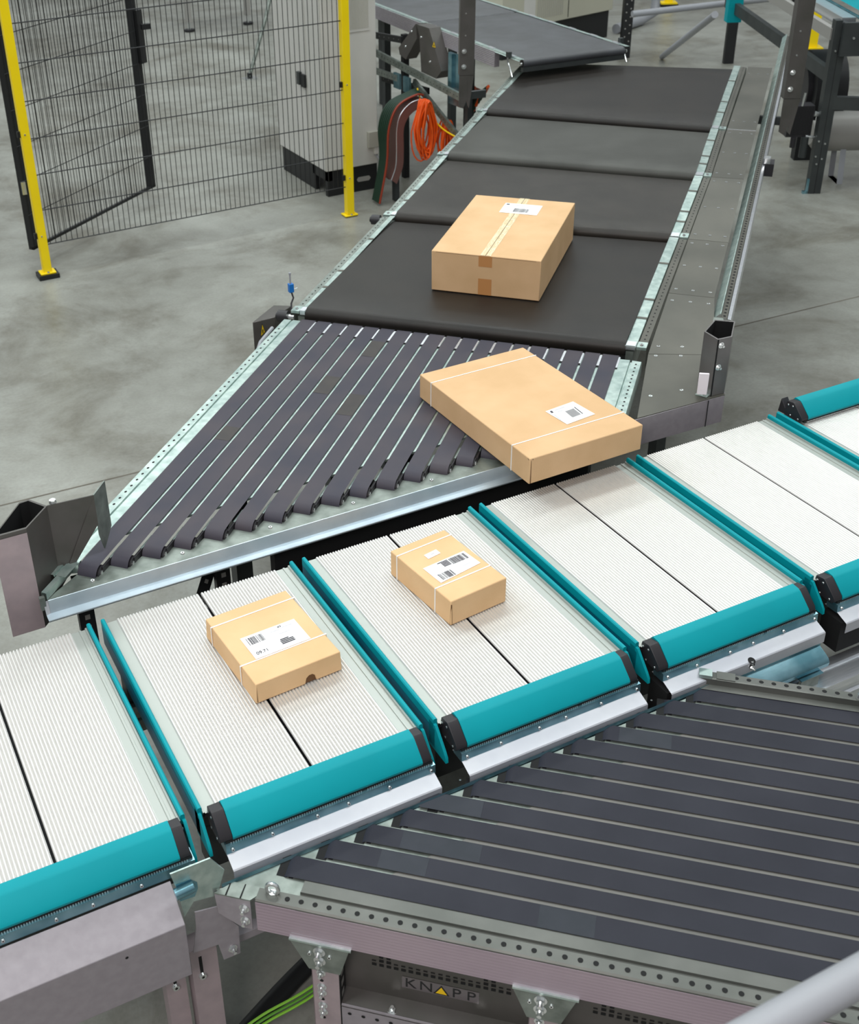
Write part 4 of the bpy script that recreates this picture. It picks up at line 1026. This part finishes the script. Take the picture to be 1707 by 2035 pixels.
s = MB(); s.obox(pq + mn * .18 + md * .03 + UPV * .56, mn * .038, md * .03, UPV * .05, darkm); s.build('bracket', pn)
s = MB(); rq = ML + md * .9 + mn * .1 + UPV * .62; s.cyl(rq, rq + mn * .25, .30, black, 28); s.cyl(rq - mn * .04, rq, .20, blackp, 24); s.obox(rq - UPV * .62, mn * .2, md * .1, UPV * .4, black); o = s.build('cable_drum'); tag(o, 'large black drum standing behind the machine leg', 'drum')

# background posts, tubes and second cabinet
def ypost(x, y, label, rz=0):
    t = thing('barrier_post', label, 'post', (x, y, 0), rz)
    MB().box(-.05, .05, -.05, .05, .05, 1.6, yellow).build('post_tube', t); MB().box(-.11, .11, -.10, .10, .03, .05, yellow).build('foot_plate', t); MB().box(-.12, .12, -.11, .11, 0, .03, black).build('foot', t)
ypost(10.62, 7.66, 'yellow post seen between the upright and the dark machine', -.5)
ypost(11.2, 10.9, 'yellow post far behind the white cabinets\' round tubes', -.5)
t = thing('barrier_tubes', 'galvanised round tube barrier behind the dark far belt', 'barrier')
s = MB(); s.tube([(8.4, 8.2, .57), (9.6, 7.95, .60), (11.5, 7.6, .62)], .035, railp, 12); s.build('tube', t)
s = MB(); s.tube([(9.42, 9.75, .06), (10.0, 10.0, .06), (10.3, 10.1, .12), (10.35, 10.15, .3), (10.3, 10.15, 1.0)], .06, railp, 12); s.build('tube', t)
s = MB(); s.tube([(8.945, 8.275, .03), (7.45, 5.86, 1.0)], .032, railp, 12); s.build('brace_tube', t)
t = thing('machine_upright', 'black punched steel upright rising at the corner of the far belt', 'upright', (8.66, 8.60, 0), -.45)
s = MB(); s.box(-.055, .055, -.04, .06, 0, 2.2, black)
for k in range(22):
    for x in (-.025, .025): s.disc((x, -.041, .15 + k * .09 + (.04 if x > 0 else 0)), .009, tankm, (0, -1, 0), 6)
s.build('sheet', t)
cab2 = thing('control_cabinet', 'cream control cabinet with vertical vents behind the feeding conveyor', 'cabinet', (9.22, 9.62, 0), math.radians(12))
s = MB(); s.box(-1.9, 0.02, .0, .8, .33, 2.1, cream); s.build('body', cab2, bevel=.006)
s = MB(); s.box(-1.85, -.0, .04, .76, 0, .33, black); s.build('plinth', cab2)
s = MB()
for k in range(14): s.box(-1.32 + k * .032, -1.305 + k * .032, -.004, .0, .4, 2.0, vent)
s.box(-.795, -.785, -.003, 0, .35, 2.1, dark); s.box(-1.55, -1.36, -.003, 0, .34, 2.1, white)
s.build('vent_grille', cab2)
# far conveyor legs behind the fence and a floor brace
t = thing('distant_table', 'grey steel table legs on dark feet far behind the fence', 'table', (4.9, 13.2, 0))
for x in (.03, .89):
    s = MB(); s.box(x - .035, x + .035, -.035, .035, .12, 1.05, tankm); s.build('leg', t); s = MB(); s.cyl((x, 0, .02), (x, 0, .12), .02, steel); s.cyl((x, 0, 0), (x, 0, .03), .07, black, 16); s.build('foot', t)
MB().box(-.05, 1.0, -.04, .8, 1.0, 1.06, tankm).build('table_top', t)
s = MB(); s.obox((.86, -.02, .50), (-.5, 0, .5), (0, .04, 0), (.05, 0, .05), tankm); s.build('brace', t)
t = thing('floor_brace', 'slanting steel brace bolted to the floor beyond the cabinet', 'brace')
s = MB(); s.tube([(4.54, 10.1, .03), (4.80, 10.15, .62), (4.95, 10.2, 1.0)], .022, galvd, 10); s.build('bar', t); s = MB(); s.box(4.47, 4.62, 10.04, 10.16, 0, .015, steel); s.box(4.52, 4.57, 10.08, 10.12, .015, .07, black); s.build('foot', t)

# ------------------------------------------------------------------ light
w = bpy.data.worlds.new('hall'); SC.world = w; w.use_nodes = True
nt = w.node_tree; bg = nt.nodes['Background']
tc = nt.nodes.new('ShaderNodeTexCoord'); sx = nt.nodes.new('ShaderNodeSeparateXYZ'); nt.links.new(tc.outputs['Generated'], sx.inputs[0])
rp_ = nt.nodes.new('ShaderNodeValToRGB'); nt.links.new(sx.outputs['Z'], rp_.inputs[0])
els = rp_.color_ramp.elements
els[0].position = 0.0; els[0].color = (.16, .17, .17, 1); els[1].position = 1.0; els[1].color = (.95, .98, 1.0, 1)
e2 = els.new(.12); e2.color = (.30, .32, .33, 1); e3 = els.new(.45); e3.color = (.80, .84, .86, 1)
nt.links.new(rp_.outputs[0], bg.inputs[0]); bg.inputs[1].default_value = .40
def area(name, loc, target, sx_, sy_, power, col):
    l = bpy.data.lights.new(name, 'AREA'); l.shape = 'RECTANGLE'; l.size = sx_; l.size_y = sy_; l.energy = power; l.color = col
    o = bpy.data.objects.new(name, l); COL.objects.link(o); o.location = loc
    o.rotation_euler = (V3(target) - V3(loc)).to_track_quat('-Z', 'Y').to_euler(); return o
for i, y in enumerate((-1.0, 4.0, 9.0, 15.0)):
    for x in (-3.0, 3.5, 10.0):
        area('hall_lamp', (x, y, 8.5), (x, y, 0), 5.0, .9, 90 if x > 9 else 140, (.93, 1.0, .98))
area('key_lamp', (-2.6, -4.2, 5.2), (.6, .0, .9), 1.8, 1.8, 118, (1.0, .93, .90))

SC.view_settings.view_transform = 'Standard'
SC.view_settings.look = 'None'
SC.view_settings.exposure = 0.35
